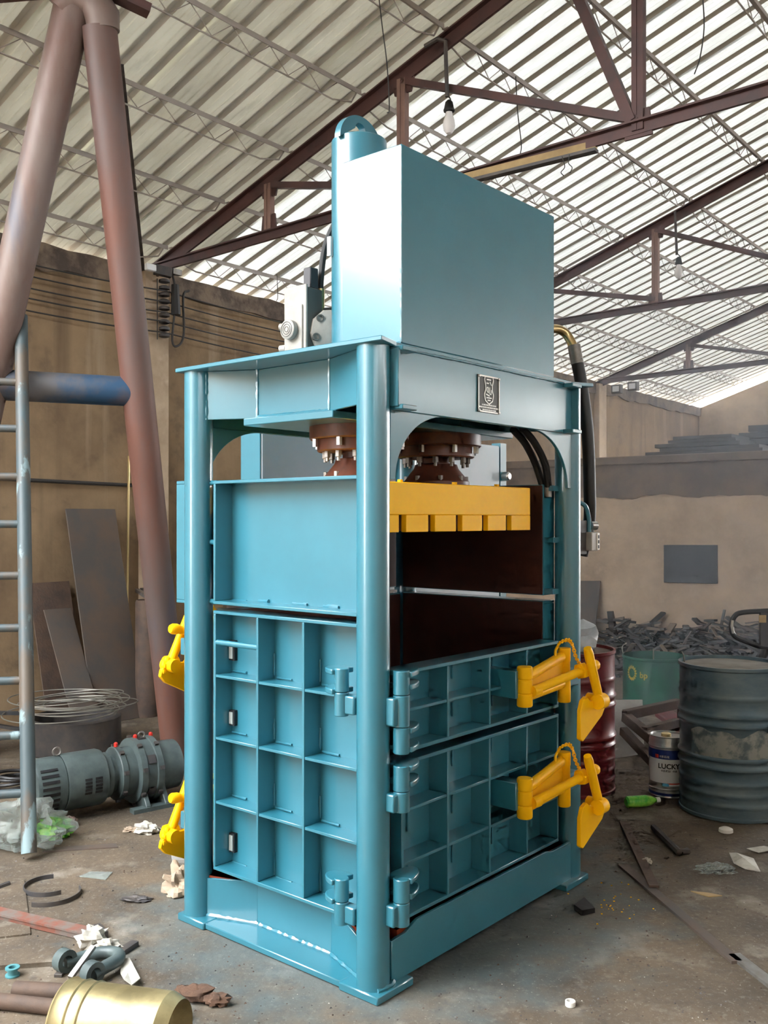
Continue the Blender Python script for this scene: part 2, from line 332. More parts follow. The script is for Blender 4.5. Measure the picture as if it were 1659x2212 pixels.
rough_strip(H0, H1, ZE + .01, ZE - .17, .06, .035, 'cement', 'trim_1', label='crumbling cement band along the wall top', seed=1)
for i, h in enumerate(TR[1:]):
    mb = MB(); wall_box(mb, h - .13, h + .13, -.02, .09, 0, ZE - .02)
    tag(mb.build('trim_%d' % (i + 2), 'wall_pale', smooth=0, bev=.008), 'plastered pilaster under a roof truss foot', kind='structure')
# far gable with a big doorway to the outside beyond the low room
def gable(h, holes):
    mb = MB()
    def zr(s): return HW(0, 0, EAVE + SL * (s if s < RIDGE else SR - s)).z
    cuts = sorted({0, RIDGE, SR} | {x for o in holes for x in o[:2]})
    for a, b in zip(cuts, cuts[1:]):
        hole = [o for o in holes if o[0] <= a + 1e-6 and o[1] >= b - 1e-6]
        z0 = hole[0][2] if hole else 0
        p = [(a, z0), (b, z0), (b, zr(b)), (a, zr(a))]
        mb.add([HF(h, s, z) for s, z in p] + [HF(h + .24, s, z) for s, z in p], [(0, 1, 2, 3), (7, 6, 5, 4), (0, 4, 5, 1), (1, 5, 6, 2), (2, 6, 7, 3), (3, 7, 4, 0)])
    return tag(mb.build('wall_back', 'wall_pale', smooth=0), 'far gable wall with a wide open doorway', kind='structure')
gable(H1, [(5.2, 11.0, 4.2)])
# side wall opposite, outside the view: columns, open eaves band added for fill light
mb = MB(); wall_box(mb, H0 - .2, H1, SR, SR + .24, 0, 3.68)
for h in [H0, -3.4] + TR + [H1]: wall_box(mb, h - .15, h + .15, SR, SR + .24, 0, ZE)
tag(mb.build('wall_right', 'wall_pale', smooth=0), 'plastered side wall of the hall', kind='structure')

mb = MB(); zr = HW(0, 0, EAVE + SL * RIDGE).z
def zr_(s): return HW(0, 0, EAVE + SL * (s if s < RIDGE else SR - s)).z
for s0, s1, zz in ((0, .4, 0), (.4, 2.2, 2.6), (2.2, RIDGE, 0), (RIDGE, SR, 0)):           # unseen doorway added to light the left face of the press
    p = [(s0, zz), (s1, zz), (s1, zr_(s1)), (s0, zr_(s0))]
    mb.add([HF(H0 - .25, s, z) for s, z in p] + [HF(H0, s, z) for s, z in p], [(0, 1, 2, 3), (7, 6, 5, 4), (0, 4, 5, 1), (1, 5, 6, 2), (2, 6, 7, 3), (3, 7, 4, 0)])
tag(mb.build('wall_front', 'wall_pale', smooth=0), 'plastered near gable wall behind the viewer', kind='structure')

# roof: corrugated sheets, each sheet a piece of the ceiling
def roof_profile(w, pitch):
    xs = []; x = 0.0
    while x < w - 1e-6:
        xs += [(x, 0), (x + pitch * .22, 0), (x + pitch * .245, .007), (x + pitch * .27, 0), (x + pitch * .48, 0), (x + pitch * .505, .007), (x + pitch * .53, 0), (x + pitch * .72, 0), (x + pitch * .75, .04), (x + pitch * .97, .04)]; x += pitch
    return xs + [(w, 0)]
ceil = bpy.data.objects.new('ceiling', None); C.objects.link(ceil); tag(ceil, 'ribbed corrugated metal roof over the hall', kind='structure')
SHW, PITCH = .9, .225
nsh = int(math.ceil((H1 - H0) / SHW)); share = {}
def roof_sheet(i, slope):
    w = SHW * K + .03; prof = roof_profile(SHW * K, PITCH * K)[:-1] + [(SHW * K, 0), (w, 0)]; mb = MB(); n = len(prof)
    # local: x along the hall, y up the slope, z normal
    ln = (RIDGE + .35) * math.sqrt(1 + SL * SL) * K; y0 = 0.0 if slope < 2 else (SKY_S + .35) * math.sqrt(1 + SL * SL) * K
    if slope == 3: y0 = 0.0; ln = (.6 + .35) * math.sqrt(1 + SL * SL) * K  # unseen eave strip added below the gap to fade the housing glare
    vs = [(x, y0, z) for x, z in prof] + [(x, ln, z) for x, z in prof] + [(x, y0, z + .004) for x, z in prof] + [(x, ln, z + .004) for x, z in prof]
    fs = []
    for k in range(n - 1):
        fs += [(k, k + 1, n + k + 1, n + k), (2 * n + k, 3 * n + k, 3 * n + k + 1, 2 * n + k + 1)]
    for k in (0, 1):
        fs += []
    fs += [(k, 2 * n + k, 2 * n + k + 1, k + 1) for k in range(n - 1)] + [(n + k, n + k + 1, 3 * n + k + 1, 3 * n + k) for k in range(n - 1)]
    fs += [(0, n, 3 * n, 2 * n), (n - 1, 3 * n - 1, 4 * n - 1, 2 * n - 1)]
    key = slope if slope > 1 else 0
    if key not in share:
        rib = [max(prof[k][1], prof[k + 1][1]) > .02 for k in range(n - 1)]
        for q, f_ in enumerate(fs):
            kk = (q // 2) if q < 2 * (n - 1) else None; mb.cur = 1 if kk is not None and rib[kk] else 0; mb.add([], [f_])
        mb.v = list(vs); o = mb.build('roof_sheet', ['roof', 'roof_rib_shade'], ceil, smooth=0); share[key] = o.data
        import bmesh
        bm = bmesh.new(); bm.from_mesh(o.data)                # cut along the slope so that rays find the long faces quickly
        for i_ in range(1, 16): bmesh.ops.bisect_plane(bm, geom=bm.verts[:] + bm.edges[:] + bm.faces[:], plane_co=(0, i_ * .45, 0), plane_no=(0, 1, 0))
        bm.to_mesh(o.data); bm.free()
    else:
        o = bpy.data.objects.new('roof_sheet', share[key].copy()); C.objects.link(o); o.parent = ceil
    return o
a_sl = math.atan(SL)
for i in range(nsh):
    for side in (0, 1, 3):
        h = H1 - (i + 1) * SHW; near_ = h < SKY_H - .4
        if side == 3 and not near_: continue
        o = roof_sheet(i, 2 if (side == 0 and near_) else side)
        if side in (0, 3):
            p = HW(h, -.35, EAVE - .35 * SL + .16); o.matrix_world = Matrix.Translation(p) @ Matrix((tuple(HD) , tuple((CD * math.cos(a_sl) + Vector((0, 0, math.sin(a_sl))))), tuple((Vector((0, 0, math.cos(a_sl))) - CD * math.sin(a_sl))))).transposed().to_4x4()
            p2 = o.matrix_world
        else:
            p = HW(h + SHW, SR + .35, EAVE - .35 * SL + .16); ex = -HD; ey = -CD * math.cos(a_sl) + Vector((0, 0, math.sin(a_sl))); ez = Vector((0, 0, math.cos(a_sl))) + CD * math.sin(a_sl)
            o.matrix_world = Matrix.Translation(p) @ Matrix((tuple(ex), tuple(ey), tuple(ez))).transposed().to_4x4()
        o.material_slots[0].link = 'OBJECT'; o.material_slots[0].material = M['roof_opaque'] if side == 1 else (M['roof_near'] if h < 5.0 else M['roof'])
# roof trusses
ORD = ['first', 'second', 'third', 'fourth', 'fifth', 'sixth', 'seventh', 'eighth', 'ninth']
def zroof(s): return EAVE + SL * (s if s < RIDGE else SR - s)
def truss(h, label, full=True):
    t = thing('roof_truss', label, 'roof truss', HF(h, 0, 0), 0, 'roof trusses over the hall'); o0 = t.location
    def W(s, z, dh=0.0): return HW(h + dh, s, z) - Vector(o0)
    def angle(mb, p, q, w, up):                           # a pair of angle irons back to back with a slit between
        p, q = Vector(p), Vector(q); d = (q - p).normalized(); side = HD
        for sg in (-1, 1):
            off = side * sg * w * .26
            mb.bar(p + off, q + off, w * .46, w * .12, up=(side.cross(d)))
            mb.bar(p + side * sg * w * .06 + side.cross(d) * w * .3, q + side * sg * w * .06 + side.cross(d) * w * .3, w * .10, w * .6, up=(side.cross(d)))
    cz = 3.98
    for a, b in ((0, RIDGE), (SR, RIDGE)):
        mb = MB(); sg = 1
        p, q = W(a, zroof(a) + .02), W(b, zroof(b) + .02); d = (q - p).normalized(); nrm = HD.cross(d)
        if nrm.z < 0: nrm = -nrm
        mb.bar(p + nrm * .0, q + nrm * .0, .10, .012, up=nrm); mb.bar(p - nrm * .05, q - nrm * .05, .022, .10, up=nrm)
        mb.build('rafter', 'truss', t, smooth=0)
    mb = MB(); p, q = W(.02, 3.90), W(SR - .02, 3.90); mid = W(RIDGE, 4.02)
    for a, b in ((p, mid), (q, mid)):
        mb.bar(a, b, .10, .012, up=(0, 0, 1)); mb.bar(a + Vector((0, 0, -.035)), b + Vector((0, 0, -.035)), .025, .07)
    mb.build('bottom_chord', 'truss', t, smooth=0)
    ss = [1.47, 2.78, 4.5]
    for s in ss + [SR - x for x in ss] + [RIDGE]:
        mb = MB(); zt = zroof(s) - .04; a, b = W(s, 3.94), W(s, zt)
        for sg in (-1, 1): mb.bar(a + CD * sg * .021, b + CD * sg * .021, .032, .05, up=HD)
        mb.bar(a, b, .012, .04, up=HD)
        mb.build('vertical_strut', 'truss_pale' if s in (1.47, 2.78) else 'truss', t, smooth=0)
    for sa, sb in ((1.47, 2.78), (2.78, 4.5), (4.0, 4.46)):
        for mir in (0, 1):
            A, B = (sa, sb) if not mir else (SR - sa, SR - sb)
            mb = MB(); mb.bar(W(A, zroof(A) - .05), W(B, 4.0), .05 if sa != 4.0 else .065, .05 if sa != 4.0 else .065, up=HD); mb.build('diagonal_strut', 'truss', t, smooth=0)
    for s in ss:
        for z0, z1 in ((3.9, 4.08),):
            mb = MB(); mb.prism([(-.09, 0), (.09, 0), (.07, .17), (-.07, .17)], W(s, z0), CD, (0, 0, 1), HD, -.008, .008); mb.build('gusset_plate', 'truss', t, smooth=0)
        mb = MB(); zt = zroof(s) - .03; mb.prism([(-.10, 0), (.12, .04), (.08, -.12), (-.07, -.12)], W(s, zt), CD, (0, 0, 1), HD, -.008, .008); mb.build('gusset_plate', 'truss', t, smooth=0)
    return t
truss(TR[1], 'nearest brown steel roof truss, passing behind the top of the press')
truss(TR[2], 'second brown steel roof truss, beyond the press top on the far side')
truss(TR[3], 'smallest, farthest brown steel roof truss, above the low storage room')
truss(TR[0], 'brown steel roof truss over the open near end of the hall')
# lattice purlins between trusses
def purlin(h0, h1, s, label):
    o0 = HW(h0, s, zroof(s)); t = thing('lattice_purlin', label, 'purlin', o0, 0, 'lattice purlins under the roof sheets')
    def W(h, dz): return HW(h, s, zroof(s) + dz) - o0
    a, b = h0 + .02, h1 - .02
    mb = MB(); mb.bar(W(a, .10), W(b, .10), .05, .006); mb.bar(W(a, .085) + CD * .022, W(b, .085) + CD * .022, .006, .035); mb.build('top_chord', 'purlin', t, smooth=0)
    mb = MB(); e = .28; mb.tube([W(a + .03, .08), W(a + e * .3, .0), W(a + e, -.05), W(b - e, -.05), W(b - e * .3, 0.0), W(b - .03, .08)], .007, 6); mb.build('bottom_rod', 'purlin', t)
    mb = MB(); n = int((h1 - h0 - .5) / .16); pts = []
    for i in range(n + 1): pts.append(W(h0 + .25 + i * (h1 - h0 - .5) / n, .085 if i % 2 else -.045))
    mb.tube(pts, .004, 5); mb.build('web_rod', 'purlin', t)
bounds = TR + [H1]
for bi in range(4):
    for k in range(9):
        s = .24 + .72 * k
        if s > RIDGE - .1: continue
        if bi == 0 and k > 5: continue
        purlin(bounds[bi], bounds[bi + 1], s, 'thin lattice purlin, %s up from the wall, %s' % (ORD[k], ['in the bay above the pipe A-frame', 'in the bay directly above the press', 'in the bay beyond the second truss', 'in the farthest bay'][bi]))
# a flat brace in the roof plane near the first truss foot
mb = MB(); mb.bar(HW(5.1, .02, EAVE - .02), HW(3.5, 1.92, zroof(1.92) - .03), .045, .012); single(mb, 'roof_brace', 'dark_steel', 'dark flat brace rising from the truss foot beside the pipe leg', 'brace', smooth=0)

# ================================================================== low storage room in the corner
HR = 10.35; RT = 2.36
o0 = HF(HR, 0)
mb = MB(); wall_box(mb, HR, HR + .22, 0, 5.0, 0, RT)
tag(mb.build('wall_far', 'wall_pale', smooth=0), 'pale plastered wall of the low storage room', kind='structure')
mb = MB(); wall_box(mb, HR - .06, H1, 0, 5.1, RT - .0, RT + .10); tag(mb.build('trim_5', 'wall_band', smooth=0, bev=.01), 'sooty flat roof slab of the low room', kind='structure')
mb = MB(); n = 90; vs = []; fs = []
for i in range(n + 1):
    s = 5.0 * i / n; zb = RT - .40 + .05 * noise.noise(Vector((s * 2.2, 4, 0))) + .03 * noise.noise(Vector((s * 8, 4, 0)))
    vs += [HF(HR - .012, s, RT), HF(HR - .012, s, zb), HF(HR + .02, s, zb), HF(HR + .02, s, RT)]
for i in range(n):
    for k in range(4): a = i * 4 + k; b = i * 4 + (k + 1) % 4; fs.append((a, b, b + 4, a + 4))
mb.add(vs, fs); tag(mb.build('trim_6', 'wall_band', smooth=0), 'sooty cement band along the top of the low room wall', kind='structure')
mb = MB(); wall_box(mb, H1 - 8, H1, 5.0, 5.2, 0, RT); 
tag(mb.build('wall_side', 'wall_pale', smooth=0), 'end wall of the low room', kind='structure')
def on_room(px, py, off=.0):                             # a point on the front of the low room
    d = Vector(((px - CXP) / FPX, 1, (HORY - py) / FPX)); t = (HR * K - off) / (d.x * HD.x + d.y * HD.y); p = d * t; p.z += CAMH; return p
a, b, c_, d_ = on_room(1435, 1177, .012), on_room(1550, 1177, .012), on_room(1550, 1258, .012), on_room(1435, 1258, .012)
mb = MB(); mb.prism([(0, 0), ((b - a).length, 0), ((b - a).length, a.z - d_.z), (0, a.z - d_.z)], d_, (b - a).normalized(), (0, 0, 1), HD, -.02, .012)
single(mb, 'wall_board', 'chalk', 'dark rectangular board mounted on the pale room wall', 'board', smooth=0, bev=.004)

# ================================================================== THE BALING PRESS
WU, WV, PR = 1.40, .98, .06
press = thing('baling_press', 'tall teal hydraulic baling press with yellow platen and door clamps', 'baling press', PRESS0, PRESSROT)
def P(mb, name, m='teal', parent=None, **kw): return mb.build(name, m, parent or press, **kw)
def mirror(mb):                                          # turn a half round the press's middle axis
    n = MB(); n.v = [(WU - x, WV - y, z) for x, y, z in mb.v]; n.f = list(mb.f); n.mi = list(mb.mi); return n
def weld(pts, r=.005, parent=None, name='weld_bead', step=.012):
    pts = [Vector(p) for p in pts]; out = []
    for a, b in zip(pts, pts[1:]):
        n = max(2, int((b - a).length / step)); out += [a.lerp(b, i / n) for i in range(n)]
    out.append(pts[-1]); rs = [r * random.uniform(.8, 1.7) for _ in out]
    mb = MB(); mb.tube(out, rs, 6); return P(mb, name, 'teal', parent)
for u in (0, WU):
    for v in (0, WV):
        mb = MB(); mb.cyl((u, v, .03), (u, v, 2.318), PR, n=40); P(mb, 'corner_post')
# top plate
mb = MB(); poly = [(-.07, -.10), (.06, -.06), (.065, -.029), (WU - .065, -.029), (WU + .07, -.10), (WU + .07, 1.05), (WU - .1, 1.03), (.1, 1.03), (-.07, 1.05)]
mb.prism(poly, (0, 0, 0), (1, 0, 0), (0, 1, 0), (0, 0, 1), 2.318, 2.336); P(mb, 'top_plate', bev=.003)
# front and back beam plates with arched gussets
for back in (0, 1):
    f = mirror if back else (lambda m_: m_)
    mb = MB(); mb.box(.05, WU - .05, -.05, -.03, 2.09, 2.337); P(f(mb), 'beam_plate', bev=.003)
    for side in (0, 1):
        arc = [(.045, 2.095), (.045, 1.84)]
        for i in range(15):
            a = pi / 2 * i / 14; arc.append((.075 + .31 * (1 - math.cos(a)), 1.84 + .25 * math.sin(a)))
        arc.append((.39, 2.095))
        if side: arc = [(WU - x, z) for x, z in arc]
        mb = MB(); mb.prism(arc, (0, 0, 0), (1, 0, 0), (0, 0, 1), (0, 1, 0), -.043, -.028); P(f(mb), 'arched_gusset', bev=.002)
        s0, s1 = (.045, .13) if not side else (WU - .13, WU - .045)
        # channel piece that joins the beam to the post
        mb = MB(); mb.box(s0, s1, -.10, -.03, 2.300, 2.318); mb.box(s0, s1, -.10, -.03, 2.090, 2.108)
        x = s0 if not side else s1
        mb.box(x - .007, x + .007, -.085, -.03, 2.1, 2.31); P(f(mb), 'beam_bracket', bev=.003)
    weld([(.13, -.055, 2.315), (.5, -.055, 2.318), (WU - .13, -.055, 2.318)] if not back else [(.13, WV + .055, 2.318), (1.2, WV + .055, 2.318)], .004)
# end plates under the top plate: splayed in from the posts to a recessed middle plate
def end_plates(z0, z1, name, ins=.105, va=.31, vb=.72, tp=None):
    for side in (0, 1):
        def q(u): return u if not side else WU - u
        pts = [(0.0, .05), (ins, va), (ins, vb), (0.0, WV - .05)]
        for (ua, v0), (ub, v1) in zip(pts, pts[1:]):
            n = Vector((v1 - v0, -(ub - ua), 0)).normalized() * .006; mb = MB()
            prof = [(Vector((ua, v0, 0)), 0), (Vector((ub, v1, 0)), 1)]
            t0, t1 = (z1, z1) if tp is None else tp[(v0, v1)] if (v0, v1) in tp else (z1, z1)
            vs = []
            for sg in (-1, 1):
                vs += [(q(ua + n.x * sg), v0 + n.y * sg, z0), (q(ub + n.x * sg), v1 + n.y * sg, z0), (q(ub + n.x * sg), v1 + n.y * sg, t1), (q(ua + n.x * sg), v0 + n.y * sg, t0)]
            mb.add(vs, [(0, 1, 2, 3), (7, 6, 5, 4), (0, 4, 5, 1), (1, 5, 6, 2), (2, 6, 7, 3), (3, 7, 4, 0)])
            P(mb, name, bev=.002)
        if z1 > 1 and not side:
            weld([(ins - .006, va, z0), (ins - .006, va, z1)]); weld([(ins - .006, vb, z0), (ins - .006, vb, z1)], .006); weld([(-.004, WV - .055, z0), (-.004, WV - .055, z1)], .006); weld([(-.004, .055, z0), (-.004, .055, z1)], .006)
            weld([(ins - .008, va, z0 + .004), (ins - .008, vb, z0 + .004)], .006)
end_plates(2.115, 2.318, 'end_plate')
mb = MB(); mb.box(.065, WU - .065, .26, .77, 2.085, 2.115); P(mb, 'cylinder_plate', bev=.003)
# oil tank box on top, front face flush with the beam
mb = MB(); mb.box(.10, 1.19, -.05, .246, 2.336, 3.062); tk = P(mb, 'housing_box', bev=.004)
weld([(.098, -.05, 2.34), (.098, -.05, 3.05)], .004); weld([(.098, -.05, 2.338), (.098, .246, 2.338)], .004)
# hydraulic cylinders
for i, (cu_, cv) in enumerate(((.43, .45), (.97, .45))):
    mb = MB(); mb.lathe([(.117, 2.11), (.117, 3.29), (.112, 3.295)], (cu_, cv, 0), n=48); cy = P(mb, 'hydraulic_cylinder')
    if i == 0:
        n = 28; mb = MB(); R_, r_ = .135, .032; cz = 3.275
        out = [(-R_, 0)] + [(-R_ * math.cos(pi * k / n), R_ * .86 * math.sin(pi * k / n)) for k in range(1, n)] + [(R_ + .012, 0)]
        # plate with a round eye: outer arc and eye joined as a ring of quads
        vs = []; fs = []
        for y in (-.016, .016):
            for k in range(n + 1): a = pi * k / n; vs.append((cu_ - R_ * math.cos(a), cv + y, cz + R_ * .9 * math.sin(a)))
            for k in range(n + 1): a = pi * k / n; vs.append((cu_ - .01 - r_ * math.cos(a), cv + y, cz + .062 + r_ * .9 * math.sin(a)))
        m_ = n + 1
        for k in range(n): fs += [(k, k + 1, m_ + k + 1, m_ + k), (2 * m_ + k, 3 * m_ + k, 3 * m_ + k + 1, 2 * m_ + k + 1), (k, 2 * m_ + k, 2 * m_ + k + 1, k + 1), (m_ + k, m_ + k + 1, 3 * m_ + k + 1, 3 * m_ + k)]
        fs += [(0, m_, 3 * m_, 2 * m_), (n, 2 * m_ + n, 3 * m_ + n, m_ + n)]
        mb.add(vs, fs); P(mb, 'lifting_lug', parent=cy)
        mb = MB(); mb.box(cu_ - .118, cu_ - .104, cv + .055, cv + .075, 2.80, 2.88); P(mb, 'level_tag', 'white_plastic', cy)
    mb = MB(); mb.lathe([(.21, 2.085), (.21, 2.035), (.205, 2.03), (.178, 2.03), (.178, 1.985), (.173, 1.98), (.10, 1.98)], (cu_, cv, 0), n=48); fg = P(mb, 'cylinder_flange', 'cyl_rust')
    for k in range(12):
        a = 2 * pi * k / 12 + .1; c = Vector((cu_ + .145 * math.cos(a), cv + .145 * math.sin(a), 0)); mb = MB()
        mb.lathe([(.014, 1.982), (.014, 1.955), (.008, 1.953), (.008, 1.938)], c, n=6); P(mb, 'flange_bolt', 'steel_dull', fg, smooth=0)
    for k in range(8):
        a = 2 * pi * k / 8 + .3; c = Vector((cu_ + .194 * math.cos(a), cv + .194 * math.sin(a), 0)); mb = MB()
        mb.lathe([(.013, 2.031), (.013, 1.998)], c, n=6); P(mb, 'flange_bolt', 'steel', fg, smooth=0)
    mb = MB(); mb.lathe([(.07, 2.0), (.07, 1.955), (.098, 1.95), (.105, 1.93), (.15, 1.875), (.155, 1.87), (.155, 1.848)], (cu_, cv, 0), n=40); rd = P(mb, 'ram_foot', 'cyl_rust')
    for k in range(8):
        a = 2 * pi * k / 8; c = Vector((cu_ + .14 * math.cos(a), cv + .14 * math.sin(a), 0)); mb = MB(); mb.lathe([(.012, 1.86), (.012, 1.895)], c, n=6); P(mb, 'foot_bolt', 'steel_dull', rd, smooth=0)
# yellow platen with slots cut in its lower edge
pol = [(.115, 1.84)]; bot = []
u = .118; z0 = 1.648
pts = [(.115, z0)]
for c in (.211, .392, .576, .763, .946): pts += [(c - .021, z0), (c - .021, 1.714), (c + .021, 1.714), (c + .021, z0)]
pts += [(1.125, z0), (1.125, 1.838), (.115, 1.838)]
mb = MB()
# split into convex pieces: upper bar and teeth
def prj(mb, poly): mb.prism(poly, (0, 0, 0), (1, 0, 0), (0, 0, 1), (0, 1, 0), .035, .93)
prj(mb, [(.115, 1.714), (1.125, 1.714), (1.125, 1.838), (.115, 1.838)]); pl = P(mb, 'platen', 'yellow', bev=.003)
edges = [.115] + [x for c in (.211, .392, .576, .763, .946) for x in (c - .021, c + .021)] + [1.125]
for a, b in zip(edges[::2], edges[1::2]):
    mb = MB(); mb.box(a, b, .035, .06, z0, 1.714); P(mb, 'platen_tooth', 'yellow', pl, bev=.002)
mb = MB(); mb.box(.122, 1.118, .06, .92, 1.652, 1.7135); P(mb, 'platen_slot_backing', 'brown_primer', pl)  # dark brown backing added so the slots look shaded inside
for x in (.3, .66, .98):
    mb = MB(); mb.lathe([(.012, 1.838), (.012, 1.852)], (x, .12, 0), n=6); P(mb, 'platen_bolt', 'yellow', pl, smooth=0)

def ribbed(name, plane, a0, a1, z0, z1, va, hz, depth=.1, t=.014, hinge=False, m='teal', back='brown_primer', out=0.0, right=False, split=None):
    """ribbed steel panel; plane 'u' : outer face at u=out, spans v a0..a1 ; plane 'v' : outer face at v=out, spans u"""
    root = None
    def bx(d0, d1, x0, x1, q0, q1):
        mb = MB()
        if plane == 'u': mb.box(out + d0, out + d1, x0, x1, q0, q1) if not right else mb.box(WU - out - d1, WU - out - d0, x0, x1, q0, q1)
        else: mb.box(x0, x1, out + d0, out + d1, q0, q1) if not right else mb.box(x0, x1, WV - out - d1, WV - out - d0, q0, q1)
        return mb
    root = P(bx(depth - .008, depth, a0, a1, z0, z1), name, m)
    P(bx(depth, depth + .006, a0 + .004, a1 - .004, z0 + .004, z1 - .004), 'inner_liner', back, root)
    for q0, q1 in ((z0, z0 + t), (z1 - t, z1)): P(bx(0, depth - .004, a0, a1, q0, q1), 'edge_flange', m, root, bev=.002)
    for x0, x1 in ((a0, a0 + t), (a1 - t, a1)): P(bx(0, depth - .004, x0, x1, z0 + t, z1 - t), 'edge_flange', m, root, bev=.002)
    xs = [a0] + list(va) + [a1]; zs = [z0] + list(hz) + [z1]
    for x in va: P(bx(0.001, depth - .004, x - t * .42, x + t * .42, z0 + t, z1 - t), 'vertical_rib', m, root, bev=.0015)
    for z in hz:
        for xa, xb in zip(xs, xs[1:]): P(bx(0.003, depth - .004, xa + t * .5, xb - t * .5, z - t * .42, z + t * .42), 'horizontal_rib', m, root, bev=.0015)
    # stitch welds in the cell corners
    for xa, xb in zip(xs, xs[1:]):
        for za, zb in zip(zs, zs[1:]):
            if right: continue
            xx = (xb - .009) if plane == 'u' else (xa + .5 * (xb - xa)); d = out + depth - .012
            h_ = zb - za
            if plane == 'u': pt = [(d, xx, za + .012 + .03 * h_), (d, xx, za + .40 * h_)]; pt2 = [(d, xx - .01, za + .012), (d, xx - .10, za + .012)]
            else: pt = [(xx, d, zb - .25 * h_), (xx, d, zb - .62 * h_)]; pt2 = None
            weld(pt, .0035, root)
            if pt2: weld(pt2, .0035, root)
    return root
# short side, near: fixed upper panel and ribbed door
up = ribbed('upper_side_panel', 'u', .06, .885, 1.342, 1.858, [], [])
weld([(.088, .5, 1.36), (.088, .42, 1.36)], .006, up); weld([(.088, .33, 1.36), (.088, .25, 1.36)], .006, up); weld([(.088, .70, 1.36), (.088, .64, 1.36)], .006, up)
for z in (1.35, 1.60, 1.85):
    mb = MB(); mb.cyl((.02, .88, z), (.02, .94, z), .011, n=10); P(mb, 'spacer_rod', parent=up)
sd = ribbed('side_door', 'u', .06, .885, .232, 1.316, [.356, .615], [.515, .783, 1.043])
mb = MB(); mb.cyl((.012, .612, 1.182), (.012, .882, 1.182), .012, n=14); P(mb, 'pull_rod', parent=sd)
for z0_, z1_ in ((1.10, 1.185), (.825, .89), (.29, .37)):
    mb = MB(); mb.box(.075, .098, .838, .872, z0_, z1_); s_ = P(mb, 'tie_slot', 'slot_dark', sd)
    mb = MB(); mb.box(.070, .076, .845, .867, z0_ + .008, z1_ - .008); P(mb, 'slot_bar', 'slot_light', s_)
# short side, far
ribbed('upper_side_panel', 'u', .06, .90, 1.342, 1.858, [], [], right=True, out=.02)
ribbed('side_door', 'u', .06, .90, .232, 1.316, [.356, .615], [.515, .783, 1.043], right=True, out=.02)
for z in (1.36, 1.60, 1.84):
    mb = MB(); mb.box(WU - .11, WU - .03, .015, .075, z - .012, z + .012); P(mb, 'spacer_bar')
    mb = MB(); mb.cyl((WU - .02, .05, z), (WU - .02, .09, z), .012, n=10); P(mb, 'spacer_rod')
# front: two doors hung on the near post
OUT = -.03
VA = [.415, .705, .995]
fu = ribbed('upper_front_door', 'v', .125, 1.265, .836, 1.14, VA, [.99], out=OUT)
fd = ribbed('lower_front_door', 'v', .125, 1.265, .222, .806, VA, [.425, .622], out=OUT)
# back: fixed panel above, two doors below
ribbed('upper_back_panel', 'v', -.04, 1.28, 1.34, 1.86, [.5, .9], [], out=-.10, right=True, depth=.13)
ribbed('back_door', 'v', .125, 1.265, .222, 1.31, VA, [.425, .622, .836, 1.0], out=OUT, right=True)
mb = MB(); mb.box(.12, 1.28, .94, .965, 1.312, 1.326); P(mb, 'door_sill', 'steel_dull')
mb = MB(); mb.box(.112, .12, .02, .95, .24, 1.30); P(mb, 'chamber_lining', 'brown_primer')
# hinges
def hinge_barrel(c, z0, z1, r=.026, cuts=(), parent=None, name='hinge'):
    root = None; zs = [z0] + list(cuts) + [z1]
    for a, b in zip(zs, zs[1:]):
        mb = MB(); mb.lathe([(r * .9, a + .001), (r, a + .004), (r, b - .004), (r * .9, b - .001)], (c[0], c[1], 0), n=24)
        if root is None: root = P(mb, name, parent=parent)
        else: P(mb, 'hinge_knuckle', parent=root)
    return root
def strap(c, z, dirv, ln=.075, w=.045, h=.022, parent=None):
    # rounded finger that ties the knuckle to the door rib
    n = 14; poly = [(-w * .5, 0), (w * .5, 0)] + [(w * .5 + 0 * k, 0) for k in ()]
    poly = [(-w, 0)] + [(-w * math.cos(pi * k / n), ln * math.sin(pi * k / n)) for k in range(1, n)] + [(w, 0)]
    ex = Vector((-dirv[1], dirv[0], 0)); mb = MB(); mb.prism(poly, (c[0], c[1], z), ex, (dirv[0], dirv[1], 0), (0, 0, 1), 0, h); return P(mb, 'hinge_strap', parent=parent, bev=.004, seg=2)
for z0_, z1_ in ((.985, 1.16), (.232, .40)):          # on the short side
    c = (-.045, .112); hb = hinge_barrel(c, z0_, z1_, .027, ((z0_ + z1_) / 2,), name='side_hinge')
    zt = (z0_ + z1_) / 2
    mb = MB(); mb.box(-.055, -.012, .045, .105, z0_ + .01, zt - .01); P(mb, 'hinge_block', parent=hb, bev=.006, seg=2)
    for zz in (z1_ - .004, zt + .012): strap((c[0] + .012, c[1] + .005), zz - .02, (.17, .985), .085, .05, .02, hb)
for z0_, z1_, cuts, blk, straps in ((.862, 1.16, (.958, 1.072), (.965, 1.065), (1.135, 1.09, .935, .868)), (.655, .822, (.73,), (.66, .725), (.80, .745)), (.25, .42, (.335,), (.255, .33), (.40, .345))):
    c = (.052, -.088); hb = hinge_barrel(c, z0_, z1_, .03, cuts, name='front_hinge')
    mb = MB(); mb.box(.0, .05, -.095, -.035, blk[0], blk[1]); P(mb, 'hinge_block', parent=hb, bev=.006, seg=2)
    for zz in straps: strap((c[0] + .005, c[1] + .012), zz, (.985, .17), .115, .05, .02, hb)
